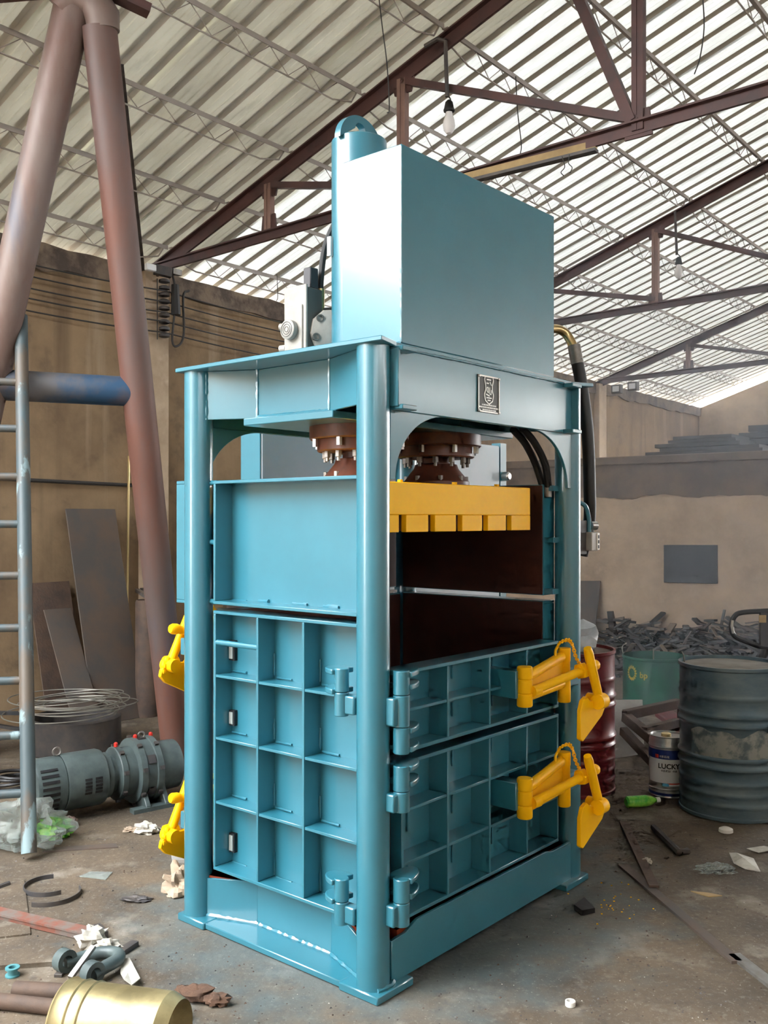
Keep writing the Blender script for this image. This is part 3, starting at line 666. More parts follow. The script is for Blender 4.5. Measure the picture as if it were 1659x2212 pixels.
# base
for u0, u1 in ((-.065, .14), (WU - .14, WU + .065)):
    for v0, v1 in ((-.075, .11), (WV - .11, WV + .06)):
        mb = MB(); mb.box(u0, u1, v0, v1, .0, .03); P(mb, 'foot_pad', bev=.004)
for u0, u1 in ((-.055, .2), (WU - .2, WU + .055)):
    mb = MB(); mb.box(u0, u1, .11, WV - .11, .004, .028); P(mb, 'base_plate', bev=.003)
end_plates(.028, .205, 'base_skirt', ins=.085, va=.28, vb=.70, tp={(.05, .28): (.172, .215), (.28, .70): (.215, .215), (.70, WV - .05): (.205, .186)})
weld([(-.006, .93, .032), (.075, .70, .032), (.075, .28, .032), (-.006, .05, .032)], .007)
for back in (0, 1):
    f = mirror if back else (lambda m_: m_)
    prof = [(.05, .028), (WU - .05, .028), (WU - .05, .20), (WU - .22, .20), (WU - .27, .213), (.20, .213), (.13, .185), (.05, .18)]
    mb = MB(); mb.prism(prof, (0, 0, 0), (1, 0, 0), (0, 0, 1), (0, 1, 0), -.045, -.03); P(f(mb), 'front_skirt', bev=.002)
mb = MB(); mb.box(.10, WU - .10, -.028, WV + .028, .160, .20)
for a_, b_ in ((.05, .28), (WV - .05, .66)):
    for q_ in (0, 1): mb.prism([(WU * q_ + (1 - 2 * q_) * x, y) for x, y in ((.004, a_), (.10, b_), (.10, a_))], (0, 0, 0), (1, 0, 0), (0, 1, 0), (0, 0, 1), .165, .196); P(mb, 'chamber_floor', 'orange_primer')
weld([(-.035, -.05, .035), (.03, -.06, .035), (.06, -.045, .035)], .008)

# door clamps, yellow
def clamp(zc, back, dz=0.0):
    def f(m_):
        if not back: return m_
        q = mirror(m_); q.v = [(x - .085, y + .03, z) for x, y, z in q.v]; return q
    def Q(mb, name, m='yellow', parent=None, **kw): return P(f(mb), name, m, parent, **kw)
    mb = MB(); b0 = Vector((.835, -.115, 0)); b1 = Vector((1.19, -.10, 0))
    mb.lathe([(.030, zc - .085), (.033, zc - .080), (.033, zc - .033), (.030, zc - .030)], b0, n=22); root = Q(mb, 'door_clamp')
    for a, b in ((-.03, .03), (.03, .082)):
        mb = MB(); mb.lathe([(.030, zc + a), (.033, zc + a + .004), (.033, zc + b - .004), (.030, zc + b)], b0, n=22); Q(mb, 'hinge_knuckle', parent=root)
    mb = MB(); mb.lathe([(.027, zc - .12), (.029, zc - .116), (.029, zc - .06), (.027, zc + .06), (.029, zc + .065), (.029, zc + .12), (.027, zc + .122)], b1, n=22); Q(mb, 'pivot_barrel', parent=root)
    for za, zb in ((.035, .085), (-.045, -.035)):
        mb = MB(); mb.cyl((.85, -.115, zc + za), (1.165, -.10, zc + zb), .022, n=16); Q(mb, 'clamp_arm', parent=root)
    mb = MB(); mb.prism([(.90, zc - .04), (1.165, zc - .05), (1.165, zc + .08), (.90, zc + .045)], (0, 0, 0), (1, 0, 0), (0, 0, 1), (0, 1, 0), -.108, -.098); Q(mb, 'web_plate', parent=root)
    mb = MB(); mb.cyl((.845, -.145, zc - .02), (.885, -.152, zc - .018), .024, n=16); Q(mb, 'screw_boss', parent=root)
    mb = MB(); mb.cyl((.86, -.148, zc - .015), (1.235, -.213, zc + .042), .019, n=16); Q(mb, 'screw_rod', parent=root)
    mb = MB(); mb.lathe([(.034, 0), (.036, .006), (.036, .03), (.03, .036)], (1.15, -.198, zc + .03), (1, -.14, .15), n=6); Q(mb, 'screw_nut', parent=root, smooth=0)
    mb = MB(); mb.lathe([(.006, -.03), (.020, -.025), (.024, -.012), (.024, .012), (.018, .022)], (1.255, -.214, zc + .047), (1, -.1, .1), n=14); Q(mb, 'rod_end', parent=root)
    mb = MB(); mb.tube([(1.125, -.25, zc + .14), (1.136, -.25, zc + .118), (1.262, -.235, zc - .105)], [.017, .021, .021], 16); Q(mb, 'clamp_handle', parent=root)
    # hook plate below the handle
    OFF_ = -.055
    pol = [(1.165, zc - .255), (1.168, zc - .135), (1.19, zc - .09), (1.225, zc - .078), (1.26, zc - .105), (1.35, zc - .10), (1.385, zc - .125), (1.392, zc - .155), (1.365, zc - .185), (1.19, zc - .27)]
    mb = MB(); mb.prism(pol, (OFF_, 0, 0), (1, 0, 0), (0, 0, 1), (0, 1, 0), -.225, -.205); Q(mb, 'hook_plate', parent=root, bev=.003)
    mb = MB(); mb.cyl((1.28, -.25, zc - .112), (1.28, -.17, zc - .112), .030, n=18); Q(mb, 'hook_pin', parent=root)
    mb = MB(); mb.cyl((1.225, -.245, zc - .108), (1.28, -.245, zc - .108), .034, n=18); Q(mb, 'handle_boss', parent=root)
    for x, z in ((1.31, -.11), (1.317, -.135), (1.295, -.088)):
        mb = MB(); mb.blob((x, -.215, zc + z), .016, amp=.1, nu=10, nv=6); Q(mb, 'weld_lump', parent=root)
    # wall bracket for the hinge
    mb = MB(); mb.box(.79, .86, -.10, .06, zc - .05, zc + .065); Q(mb, 'clamp_bracket', 'teal', root, bev=.003)
    mb = MB(); mb.box(1.20, 1.30, -.115, -.03, zc - .055, zc + .02); Q(mb, 'strike_block', 'teal', root, bev=.004)
    # chain from the barrel top to the nut
    path = curve([(1.12, -.105, zc + .13), (1.135, -.112, zc + .152), (1.19, -.12, zc + .158), (1.212, -.13, zc + .135), (1.205, -.15, zc + .085), (1.19, -.18, zc + .055), (1.18, -.20, zc + .042)], 5)
    for i in range(0, len(path) - 1):
        a, b = path[i], path[i + 1]; d = (b - a); l = d.length; d.normalize(); sd_ = d.cross(Vector((0, 0, 1)) if i % 2 else Vector((0, 1, .3))).normalized(); mb = MB()
        ring = [a + d * (l * .5 + (l * .72) * math.cos(t)) + sd_ * .008 * math.sin(t) for t in [2 * pi * k / 10 for k in range(11)]]
        mb.tube(ring, .0028, 5, caps=False); Q(mb, 'chain_link', parent=root)
    mb = MB(); mb.tube([(1.12, -.105, zc + .132), (1.105, -.105, zc + .12), (1.105, -.105, zc + .085)], .006, 6); Q(mb, 'chain_pin', parent=root)
    return root
for zc in (1.0, .535):
    clamp(zc, 0); clamp(zc + (.16 if zc > .8 else -.13), 1)
# name plate on the beam
np_ = MB(); PW, PH = .155, .150; pc = (.658, -.052, 2.205)
np_.box(pc[0] - PW / 2, pc[0] + PW / 2, -.054, -.05, pc[2] - PH / 2, pc[2] + PH / 2); npl = P(np_, 'name_plate', 'plate_black'); tag(npl, 'black maker plate with silver shield emblem')
for x0, x1, z0_, z1_ in ((-PW / 2, PW / 2, PH / 2 - .006, PH / 2), (-PW / 2, PW / 2, -PH / 2, -PH / 2 + .006), (-PW / 2, -PW / 2 + .006, -PH / 2 + .006, PH / 2 - .006), (PW / 2 - .006, PW / 2, -PH / 2 + .006, PH / 2 - .006)):
    mb = MB(); mb.box(pc[0] + x0, pc[0] + x1, -.0565, -.0535, pc[2] + z0_, pc[2] + z1_); P(mb, 'plate_border', 'silver', npl)
for sx in (-1, 1):
    for sz in (-1, 1):
        mb = MB(); mb.lathe([(.006, 0), (.006, .003), (.003, .005)], (pc[0] + sx * (PW / 2 - .006), -.056, pc[2] + sz * (PH / 2 - .006)), (0, -1, 0), n=10); P(mb, 'plate_rivet', 'steel', npl)
sh = [(-.028, .072), (.028, .072), (.032, .058), (.024, .036), (.024, .018), (.033, -.002), (.026, -.026), (0, -.04), (-.026, -.026), (-.033, -.002), (-.024, .018), (-.024, .036), (-.032, .058)]
mb = MB()
for (x0, z0_), (x1, z1_) in zip(sh, sh[1:] + sh[:1]): mb.bar((pc[0] + x0, -.0548, pc[2] + z0_), (pc[0] + x1, -.0548, pc[2] + z1_), .005, .0015, up=(0, 1, 0))
for (x0, z0_, x1, z1_) in ((-.015, .06, .015, .06), (-.018, .045, .0, .045), (.006, .052, .018, .038), (-.015, .028, -.004, .028), (-.015, .028, -.015, .014), (-.004, .028, -.004, .006), (-.015, .014, -.004, .006), (.006, .03, .006, .002), (.006, .002, .018, .002), (.018, .02, .018, .006), (-.022, 0, .004, -.006), (-.018, -.014, .02, -.014), (-.01, -.024, .012, -.024)):
    mb.bar((pc[0] + x0, -.0548, pc[2] + z0_), (pc[0] + x1, -.0548, pc[2] + z1_), .0045, .0015, up=(0, 1, 0))
P(mb, 'shield_emblem', 'silver', npl, smooth=0)
for row, (z_, x0, x1) in enumerate(((-.044, -.05, .055), (-.054, -.068, .068), (-.064, -.045, .05), (-.072, -.045, .048))):
    mb = MB(); x = x0
    while x < x1:
        l = random.uniform(.004, .010); mb.box(pc[0] + x, pc[0] + x + l, -.0548, -.0535, pc[2] + z_ - .0028, pc[2] + z_ + .0028); x += l + .003
    P(mb, 'print_line', 'silver', npl, smooth=0)
# valve block on the top plate
mb = MB(); mb.box(.31, .40, .635, .77, 2.336, 2.69); vb = P(mb, 'valve_block', 'valve_side', bev=.004); tag(vb, 'cream and dark cast hydraulic valve block')
mb = MB(); mb.box(.298, .311, .635, .77, 2.336, 2.70); P(mb, 'valve_face', 'valve_white', vb, bev=.003)
mb = MB(); mb.box(.290, .299, .652, .755, 2.36, 2.615); P(mb, 'cover_plate', 'valve_white', vb, bev=.006, seg=2)
mb = MB(); mb.lathe([(.040, 0), (.042, .004), (.042, .026), (.036, .03)], (.29, .715, 2.51), (-1, 0, 0), n=28); P(mb, 'round_cap', 'valve_white', vb)
for k in range(3):
    mb = MB(); mb.lathe([(.010 + .010 * k, .0305), (.010 + .010 * k, .032), (.013 + .010 * k, .032), (.013 + .010 * k, .0305)], (.29, .715, 2.51), (-1, 0, 0), n=24, closed=False); P(mb, 'cap_ring', 'valve_side', vb)
mb = MB(); mb.box(.33, .38, .64, .685, 2.69, 2.78); P(mb, 'solenoid', 'dark_steel', vb, bev=.004)
for zz in (2.535, 2.44):
    mb = MB(); mb.lathe([(.017, 0), (.017, .03)], (.312, .77, zz), (-.2, 1, 0), n=14); P(mb, 'side_bolt', 'valve_white', vb)
mb = MB(); mb.lathe([(.10, 0), (.105, .012), (.10, .024), (.085, .028), (.04, .04)], (.42, .60, 2.50), (-.55, -1, 0), n=10); fl_ = P(mb, 'pump_flange', 'valve_white', vb, smooth=30)
ax_ = Vector((-.55, -1, 0)).normalized(); sd2 = Vector((1, -.55, 0)).normalized()
for k in range(6):
    a_ = 2 * pi * k / 6 + .3; c = Vector((.42, .60, 2.50)) + (sd2 * math.cos(a_) + Vector((0, 0, 1)) * math.sin(a_)) * .083 + ax_ * .015; mb = MB(); mb.lathe([(.017, 0), (.017, .02), (.011, .02), (.011, .004)], c, ax_, n=12, closed=False); P(mb, 'flange_screw', 'valve_side', fl_, smooth=0)
mb = MB(); mb.lathe([(.12, 0), (.125, .02), (.125, .25), (.1, .27)], (.44, .62, 2.50), (.6, .8, 0), n=28); P(mb, 'pump_motor', 'dark_steel', vb)
mb = MB(); mb.tube(curve([(.41, .66, 2.64), (.41, .655, 2.75), (.42, .64, 2.88), (.44, .60, 2.98), (.46, .55, 3.03)], 8), .014, 10); P(mb, 'pressure_hose', 'rubber', vb)
mb = MB(); mb.cyl((.41, .66, 2.56), (.41, .657, 2.70), .018, n=12); P(mb, 'hose_fitting', 'brass', vb)
# hose and fittings on the far side
mb = MB(); pts = curve([(1.18, .12, 2.60), (1.40, .11, 2.61), (1.475, .095, 2.615), (1.522, .08, 2.60), (1.54, .06, 2.56), (1.543, .045, 2.52)], 8); mb.tube(pts, .022, 14); hs_ = P(mb, 'elbow_pipe', 'brass')
mb = MB(); mb.cyl((1.542, .045, 2.54), (1.548, .03, 2.45), .031, n=16); P(mb, 'hose_collar', 'steel_dull', hs_)
mb = MB(); mb.tube(curve([(1.547, .032, 2.47), (1.566, .012, 2.32), (1.578, -.01, 2.10), (1.592, -.012, 1.86), (1.612, .0, 1.68), (1.61, .04, 1.52)], 8), .030, 14); P(mb, 'thick_hose', 'rubber', hs_)
for dv in (0, .05):
    mb = MB(); mb.tube(curve([(1.05, .03 + dv, 2.10), (1.15, .03 + dv, 2.045), (1.25, .035 + dv, 1.955), (1.30, .045 + dv * .6, 1.85)], 6), .017, 10); P(mb, 'inner_hose', 'rubber', hs_)
mb = MB(); mb.lathe([(.02, 0), (.02, .05), (.014, .055)], (1.305, .05, 1.80), n=12); P(mb, 'hose_fitting', 'steel_dull', hs_)
# limit switch on the far post
mb = MB(); mb.box(1.525, 1.60, -.06, .0, 1.545, 1.635); ls = P(mb, 'limit_switch', 'valve_white', bev=.004)
mb = MB(); mb.tube(curve([(1.455, -.02, 1.78), (1.515, -.03, 1.76), (1.55, -.03, 1.70), (1.555, -.03, 1.63)], 6), .011, 8); P(mb, 'switch_conduit', 'teal', ls)
mb = MB(); mb.cyl((1.565, -.03, 1.665), (1.60, -.04, 1.665), .022, n=14); P(mb, 'switch_roller', 'steel', ls)
mb = MB(); mb.box(1.575, 1.598, -.0635, -.06, 1.55, 1.63); P(mb, 'switch_window', 'white_plastic', ls)
for k in range(3):
    mb = MB(); mb.box(1.581, 1.592, -.065, -.0635, 1.556 + .024 * k, 1.572 + .024 * k); P(mb, 'switch_mark', 'slot_dark', ls)
mb = MB(); mb.box(1.45, 1.53, -.03, .015, 1.53, 1.69); P(mb, 'switch_bracket', 'dark_steel', ls)

# hydraulic power unit standing behind the press
def PW_(u, v, z=0): return PRESS0 + Matrix.Rotation(PRESSROT, 3, 'Z') @ Vector((u, v, z))
pu = thing('control_cabinet', 'pale blue-grey steel cabinet seen through the arches behind the press', 'cabinet', PW_(.607, 1.25), PRESSROT)
mb = MB(); mb.box(0, 2.12, 0, .15, .05, 2.18); mb.build('cabinet_body', 'tank', pu, smooth=0, bev=.006)
mb = MB(); mb.box(-.008, 0, .004, .146, .06, 2.17); mb.build('cabinet_side', 'teal', pu, smooth=0, bev=.002)
for x in (.06, 1.98): mb = MB(); mb.box(x, x + .08, .0, .15, 0, .05); mb.build('foot', 'tank', pu, smooth=0)
mb = MB(); mb.box(2.13, 2.20, .0, .07, 0, 2.2); pp_ = mb.build('side_post', 'teal', pu, smooth=0)
mb = MB(); mb.lathe([(.03, 0), (.03, .04), (.02, .05)], (2.165, -.001, 1.98), (0, -1, 0), n=14); mb.build('post_knob', 'steel', pp_)

# ================================================================== LEFT SIDE
# pipe A-frame of a gantry
gb = Vector((-2.2, 6.1, 0))
ga = thing('gantry_frame', 'tall A-frame gantry leg of rust-streaked blue pipe', 'gantry', gb)
def G(x, y, z): return Vector((x, y, z)) - gb
mb = MB(); mb.cyl(G(-1.43, 6.57, 0), G(-1.634, 5.45, 4.52), .098, n=32); mb.build('leg', 'pipe_red', ga)
mb = MB(); mb.cyl(G(-3.01, 5.9, 0), G(-1.79, 5.45, 4.62), .106, n=32); mb.build('leg', 'pipe_rust', ga)
mb = MB(); mb.cyl(G(-2.35, 5.66, 2.50), G(-1.575, 5.95, 2.495), .092, n=32); mb.build('cross_brace', 'pipe_blue', ga)
mb = MB(); mb.tube([G(-1.84, 5.44, 4.60), G(-1.77, 5.43, 4.68), G(-1.66, 5.43, 4.66), G(-1.615, 5.44, 4.58), G(-1.61, 5.45, 4.50)], [.10, .11, .105, .10, .09], 24); mb.build('apex_saddle', 'pipe_rust', ga)
mb = MB()
for dz, wd, hg in ((0, .11, .012), (.10, .11, .012), (.05, .012, .10)): mb.bar(G(-2.75, 5.05, 4.42 + dz), G(-1.66, 5.42, 4.72 + dz), wd, hg)
mb.build('crane_beam', 'truss', ga, smooth=0)
mb = MB(); mb.bar(G(-1.66, 5.35, 4.72), G(-1.36, 5.5, 4.64), .09, .05); mb.build('beam_bracket', 'truss', ga, smooth=0)
for x, y in ((-1.43, 6.57), (-3.01, 5.9)):
    mb = MB(); g = G(x, y, 0); mb.box(g.x - .15, g.x + .15, g.y - .15, g.y + .15, 0, .02); mb.build('foot_plate', 'rust', ga, smooth=0)
# ladder of pipe leaning on it
l0, l1 = Vector((-1.765, 4.72, .035)), Vector((-2.18, 5.70, 2.915)); lo = Vector((-2.0, 4.72, 0))
la = thing('pipe_ladder', 'chipped blue pipe ladder leaning on the A-frame brace', 'ladder', lo)
off = Vector((-.46, -.10, 0))
for k, o_ in enumerate((Vector((0, 0, 0)), off)):
    mb = MB(); mb.cyl(l0 + o_ - lo, l1 + o_ - lo, .038, n=20); mb.build('rail', 'ladder', la)
for i, yy in enumerate((735, 825, 925, 1030, 1132, 1243, 1355, 1470, 1588, 1712)):
    # find the rail point seen at that height
    best = min((abs((HORY - (p.z - CAMH) / p.y * FPX) - yy), t) for t in [k / 400 for k in range(401)] for p in [l0.lerp(l1, t)])[1]
    p = l0.lerp(l1, best) - lo; mb = MB(); mb.cyl(p, p + off, .022, n=14); mb.build('rung', 'ladder', la)
# steel plates leaning on the long wall
def leaning_plate(px0, px1, ytop, ybot, m, label, th=.012, lean=.45, off0=.0):
    # stands along the wall: h range from the sight lines at the top edge
    def wall_pt(px, s):
        k = (px - CXP) / FPX; Y = (s - 6.78 * 0) * 0
        # (k*Y, Y) . CD = (s-6.78)*K
        Y = (s - 6.78) * K / (k * CD.x + CD.y); return Vector((k * Y, Y, 0))
    a, b = wall_pt(px0, .03 + off0), wall_pt(px1, .03 + off0); zt = CAMH - (ytop - HORY) / FPX * ((a.y + b.y) / 2)
    a0, b0 = a + CD * lean, b + CD * lean; n = HD.cross(Vector((-CD.x * lean, -CD.y * lean, zt))).normalized()
    mb = MB(); vs = []
    for sg in (0, 1): o_ = n * th * sg; vs += [a0 + o_, b0 + o_, b + Vector((0, 0, zt)) + o_, a + Vector((0, 0, zt)) + o_]
    zmin = min(v.z for v in vs); vs = [v - Vector((0, 0, zmin)) for v in vs]
    mb.add(vs, [(0, 1, 2, 3), (7, 6, 5, 4), (0, 4, 5, 1), (1, 5, 6, 2), (2, 6, 7, 3), (3, 7, 4, 0)])
    return single(mb, 'steel_plate', m, label, 'steel plate', 'steel plates leaning on the long wall', smooth=0, bev=.002)
leaning_plate(140, 247, 1100, 1545, 'rust_plate', 'tallest dark steel plate leaning on the brown wall', .014, .42, .03)
leaning_plate(60, 148, 1258, 1500, 'rust', 'brown rusty plate leaning behind the tall dark plate', .01, .30)
leaning_plate(93, 152, 1316, 1500, 'rust_plate', 'short narrow dark plate leaning in front of the rusty one', .012, .46, .10)
def wall_at(px, py, s=.05):
    k = (px - CXP) / FPX; Y = (s - 6.78) * K / (k * CD.x + CD.y); return Vector((k * Y, Y, CAMH - (py - HORY) / FPX * Y))
def floor_by_wall(px, s): p = wall_at(px, 0, s); p.z = 0; return p
mb = MB(); mb.cyl(floor_by_wall(273, .20) + Vector((0, 0, .01)), wall_at(278, 985, .03), .011, n=8); single(mb, 'thin_rod', 'brass', 'thin bright rod standing against the wall beside the tall plate', 'rod')
mb = MB(); c = floor_by_wall(318, .45); mb.lathe([(.10, 0), (.10, .98), (.09, 1.0), (.085, 1.0), (.085, .9)], c, n=24); single(mb, 'standing_pipe', 'rust', 'short brown pipe standing upright on the floor by the wall', 'pipe')
mb = MB(); p = floor_by_wall(318, .45); mb.bar(p + Vector((.06, -.06, 1.0)), wall_at(296, 1275, .06), .035, .03); single(mb, 'scrap_bar', 'steel_dull', 'short grey bar leaning over the standing brown pipe', 'bar')
mb = MB(); mb.bar(p + Vector((.095, -.05, 1.0)), wall_at(306, 1272, .06), .03, .02); single(mb, 'scrap_bar', 'dark_steel', 'short dark bar leaning beside the grey bar on the wall', 'bar')
# conduit and wires on the wall
a, b = wall_at(-40, 1032, .03), wall_at(300, 1049, .03); mb = MB(); mb.cyl(a, b, .016, n=8); single(mb, 'wall_conduit', 'black_wire', 'dark conduit pipe running along the brown wall', 'conduit')
ys_l = (563, 590, 617, 640, 668)
for i, y in enumerate(ys_l):
    a = wall_at(-30, y - 16, .10); z = a.z
    p0, p1, p2 = wall_at(-30, 0, .10), wall_at(356, 0, .20), wall_at(760, 0, .10)
    for q in (p0, p1, p2): q.z = z
    mb = MB(); mb.tube(sag(p0, p1, .02) + sag(p1, p2, .03)[1:], .007, 6)
    single(mb, 'overhead_wire', 'black_wire', 'black wire strung along the wall top, %s from the top' % ORD[i], 'wire', 'five wires strung along the long wall')
rk = wall_at(355, 665, .16); ro = Vector((rk.x, rk.y, rk.z))
ir = thing('insulator_rack', 'black rack of stacked insulators holding the wall wires', 'insulator rack', ro)
mb = MB(); zt, zb = wall_at(355, 600, .16).z - ro.z, wall_at(355, 732, .16).z - ro.z
mb.bar(Vector((-.03, .0, zb)) - CD * .08, Vector((-.03, .0, zt)) - CD * .08, .05, .05, up=(1, 0, 0)); mb.build('backing_bar', 'rubber', ir)
for i in range(9):
    z = zb + (zt - zb) * (i + .5) / 9; mb = MB(); mb.lathe([(.03, z - .02), (.05, z - .012), (.05, z + .01), (.03, z + .02)], (0, 0, 0), n=16); mb.build('insulator', 'dark_steel', ir)
mb = MB(); cb = [wall_at(372, 590, .2), wall_at(380, 640, .2), wall_at(372, 735, .2), wall_at(386, 746, .2), wall_at(397, 720, .2), wall_at(396, 640, .2), wall_at(408, 628, .15)]
mb.tube(curve(cb, 6), .011, 6); single(mb, 'hanging_cable', 'black_wire', 'black cable loop hanging beside the insulator rack', 'cable')
mb = MB(); mb.tube([wall_at(378, 615, .22), wall_at(380, 680, .22)], [.035, .045], 8); single(mb, 'cable_tape_bundle', 'rubber', 'taped black bundle hanging on the cable loop', 'cable bundle')
p = wall_at(325, 578, .3); lt = thing('floodlight', 'small white-faced lamp at the truss foot', 'lamp', p)
mb = MB(); mb.obox((0, 0, 0), Matrix.Rotation(HROT, 3, 'Z'), .10, .05, .06); mb.build('lamp_face', 'floodlight', lt, bev=.006)
mb = MB(); mb.bar((.02, .06, .0), (.16, .12, -.02), .07, .08); mb.build('lamp_body', 'dark_steel', lt)
mb = MB(); mb.bar((.16, .12, 0), (.22, .2, 0), .05, .05); mb.build('lamp_bracket', 'steel_dull', lt)

# gear motor on the floor
gm0, gm1 = Vector((-1.97, 5.28, .20)), Vector((-1.25, 5.86, .20)); gx = (gm1 - gm0).normalized(); gmo = Vector((gm0.x, gm0.y, 0))
gm = thing('gear_motor', 'grey geared electric motor lying on the floor', 'gear motor', gmo)
def GM(t, z=.2): return gm0 + gx * t - gmo + Vector((0, 0, z - .2))
mb = MB(); mb.lathe([(.06, -.02), (.15, 0), (.155, .015), (.155, .16), (.150, .165)], GM(0), gx, n=36); mb.build('fan_cover', 'grey_paint', gm)
mb = MB(); mb.lathe([(.158, .165), (.160, .17), (.160, .38), (.152, .40), (.12, .41)], GM(0), gx, n=36); body = mb.build('motor_body', 'grey_paint', gm)
side = gx.cross(Vector((0, 0, 1))).normalized()
for k in range(9):                                        # cooling slots in the fan cover
    a = -1.0 + .22 * k; d = side * math.cos(a) + Vector((0, 0, 1)) * math.sin(a); mb = MB()
    mb.bar(GM(.02) + d * .156, GM(.115) + d * .156, .016, .006, up=d); mb.build('cooling_slot', 'slot_dark', gm, smooth=0)
for a in (.0, .25):                                       # printed plates
    for r_ in range(5):
        an = -.28 + r_ * .12; d = side * math.cos(an) + Vector((0, 0, 1)) * math.sin(an); mb = MB()
        mb.bar(GM(.255 + .06 * (a > 0)) + d * .161, GM(.295 + .06 * (a > 0)) + d * .161, .013, .003, up=d); mb.build('rating_mark', 'slot_dark', body, smooth=0)
mb = MB(); mb.lathe([(.12, .40), (.13, .41), (.13, .44), (.105, .45), (.105, .475), (.15, .48), (.155, .485), (.155, .515), (.15, .52), (.145, .52), (.145, .585), (.16, .59)], GM(0), gx, n=36); mb.build('first_reduction', 'grey_paint', gm)
mb = MB(); mb.lathe([(.17, .58), (.19, .585), (.192, .62), (.183, .625), (.183, .68), (.192, .685), (.192, .72), (.185, .725), (.15, .73), (.145, .87), (.12, .88), (.06, .885)], GM(0), gx, n=40); gb_ = mb.build('gearbox', 'grey_paint', gm)
mb = MB(); mb.lathe([(.045, .88), (.045, .93)], GM(0), gx, n=20); mb.build('output_shaft', 'rust', gm)
mb = MB(); mb.lathe([(.06, .885), (.06, .90)], GM(0), gx, n=20); mb.build('shaft_seal', 'red', gm)
for t_, rr in ((.50, .157), (.60, .194), (.705, .194)):
    for k in range(8):
        a = 2 * pi * k / 8 + .2; d = side * math.cos(a) + Vector((0, 0, 1)) * math.sin(a); mb = MB(); mb.bar(GM(t_ - .012) + d * (rr + .004), GM(t_ + .012) + d * (rr + .004), .022, .014, up=d); mb.build('flange_bolt', 'dark_steel', gb_, smooth=0)
for k in range(6):
    a = 2 * pi * k / 6 + .5; d = side * math.cos(a) + Vector((0, 0, 1)) * math.sin(a); mb = MB(); mb.bar(GM(.63) + d * .185, GM(.675) + d * .185, .05, .012, up=d); mb.build('casting_pocket', 'dark_steel', gb_, smooth=0)
for t_ in (.50, .62, .72):
    mb = MB(); mb.lathe([(.012, .0), (.012, .02), (.006, .026)], GM(t_, .2 + (.155 if t_ == .5 else .185)), (0, 0, 1), n=10); mb.build('breather_cap', 'red', gm)
mb = MB(); mb.tube([GM(.66, .385) + Vector((.02 * math.cos(t) * gx.x, .02 * math.cos(t) * gx.y, .018 * math.sin(t) + .018)) for t in [2 * pi * k / 12 for k in range(13)]], .005, 6, caps=False); mb.build('lifting_eye', 'steel_dull', gm)
mb = MB(); mb.tube([GM(.15, .36) + Vector((.022 * math.cos(t) * gx.x, .022 * math.cos(t) * gx.y, .022 * math.sin(t) + .02)) for t in [2 * pi * k / 12 for k in range(13)]], .006, 6, caps=False); mb.build('lifting_eye', 'steel_dull', gm)
mb = MB(); c = GM(.66, .0)
pol = [(-.20, 0), (.20, 0), (.20, .03), (.13, .12), (.13, .2), (-.13, .2), (-.13, .12), (-.20, .03)]
mb.prism(pol, GM(.6, 0), side, (0, 0, 1), gx, 0, .03); mb.prism(pol, GM(.72, 0), side, (0, 0, 1), gx, 0, .03); mb.build('foot_bracket', 'grey_paint', gm, smooth=0, bev=.004)
mb = MB(); mb.bar(GM(.52, .012) + side * .18, GM(.95, .012) + side * .18, .06, .024); mb.build('foot_rail', 'grey_paint', gm, smooth=0)
# low dark ring bin with a coil of wire on it
bc = Vector((-2.28, 7.0, 0)); mb = MB(); mb.lathe([(.32, 0), (.33, .01), (.33, .24), (.30, .25), (.30, .06)], bc, n=40); single(mb, 'low_steel_tub', 'dark_steel', 'low dark steel tub on the floor behind the gear motor', 'tub')
for i in range(11):
    r0 = random.uniform(.24, .43); cx_, cy_ = random.uniform(-.10, .10), random.uniform(-.06, .06); z0 = .27 + .010 * i; ph = random.uniform(0, 6); tl = random.uniform(.01, .07)
    mb = MB(); mb.tube([bc + Vector((cx_ + r0 * math.cos(t), cy_ + r0 * .9 * math.sin(t), z0 + .0 + tl * (.5 + .5 * math.sin(t + ph)))) for t in [2 * pi * k / 40 for k in range(41)]], .0045, 5, caps=False)
    single(mb, 'wire_coil', 'wire', 'loose loop of galvanised wire lying on the dark tub', 'wire', 'wire loops on the dark tub')
# scrap heap behind the ladder
mb = MB(); random.seed(21); hc = Vector((-3.02, 6.75, 0))
for i in range(46):
    p = hc + Vector((random.gauss(0, .12), random.gauss(0, .12), random.uniform(.02, .34))); d = Vector((random.uniform(-1, 1), random.uniform(-1, 1), random.uniform(-.2, .3))).normalized() * random.uniform(.1, .3)
    q = p + d; p.z = max(p.z, .02); q.z = max(q.z, .02); mb.bar(p, q, random.uniform(.02, .06), random.uniform(.01, .03))
tag(mb.build('scrap_heap', 'scrap', smooth=0), 'heap of dark metal offcuts behind the ladder', 'scrap heap', kind='stuff')
mb = MB(); cc = fl(25, 1705); 
for i in range(5): mb.tube([cc + Vector((.13 * math.cos(t) + .01 * i, .13 * math.sin(t), .02 + .018 * i + .015 * math.sin(t + i))) for t in [2 * pi * k / 30 for k in range(31)]], .011, 6, caps=False)
single(mb, 'cable_coil', 'rubber', 'coil of black cable lying behind the plastic bag', 'cable coil')
# plastic bag
mb = MB(); c = fl(50, 1838); mb.blob(c + Vector((-.02, .08, .10)), .17, (1.1, .9, .75), .35, 2.6, 3, 40, 24, floor=.004)
single(mb, 'plastic_bag', 'film', 'crumpled clear plastic bag at the foot of the ladder', 'plastic bag', smooth=25)
mb = MB(); c = fl(112, 1815); mb.blob(c + Vector((.0, .05, .045)), .075, (1.1, .8, .8), .4, 3, 9, 24, 14, floor=.003); single(mb, 'bottle_scrap', 'green_glass', 'crushed green wrapper half inside the plastic bag', 'wrapper', smooth=25)

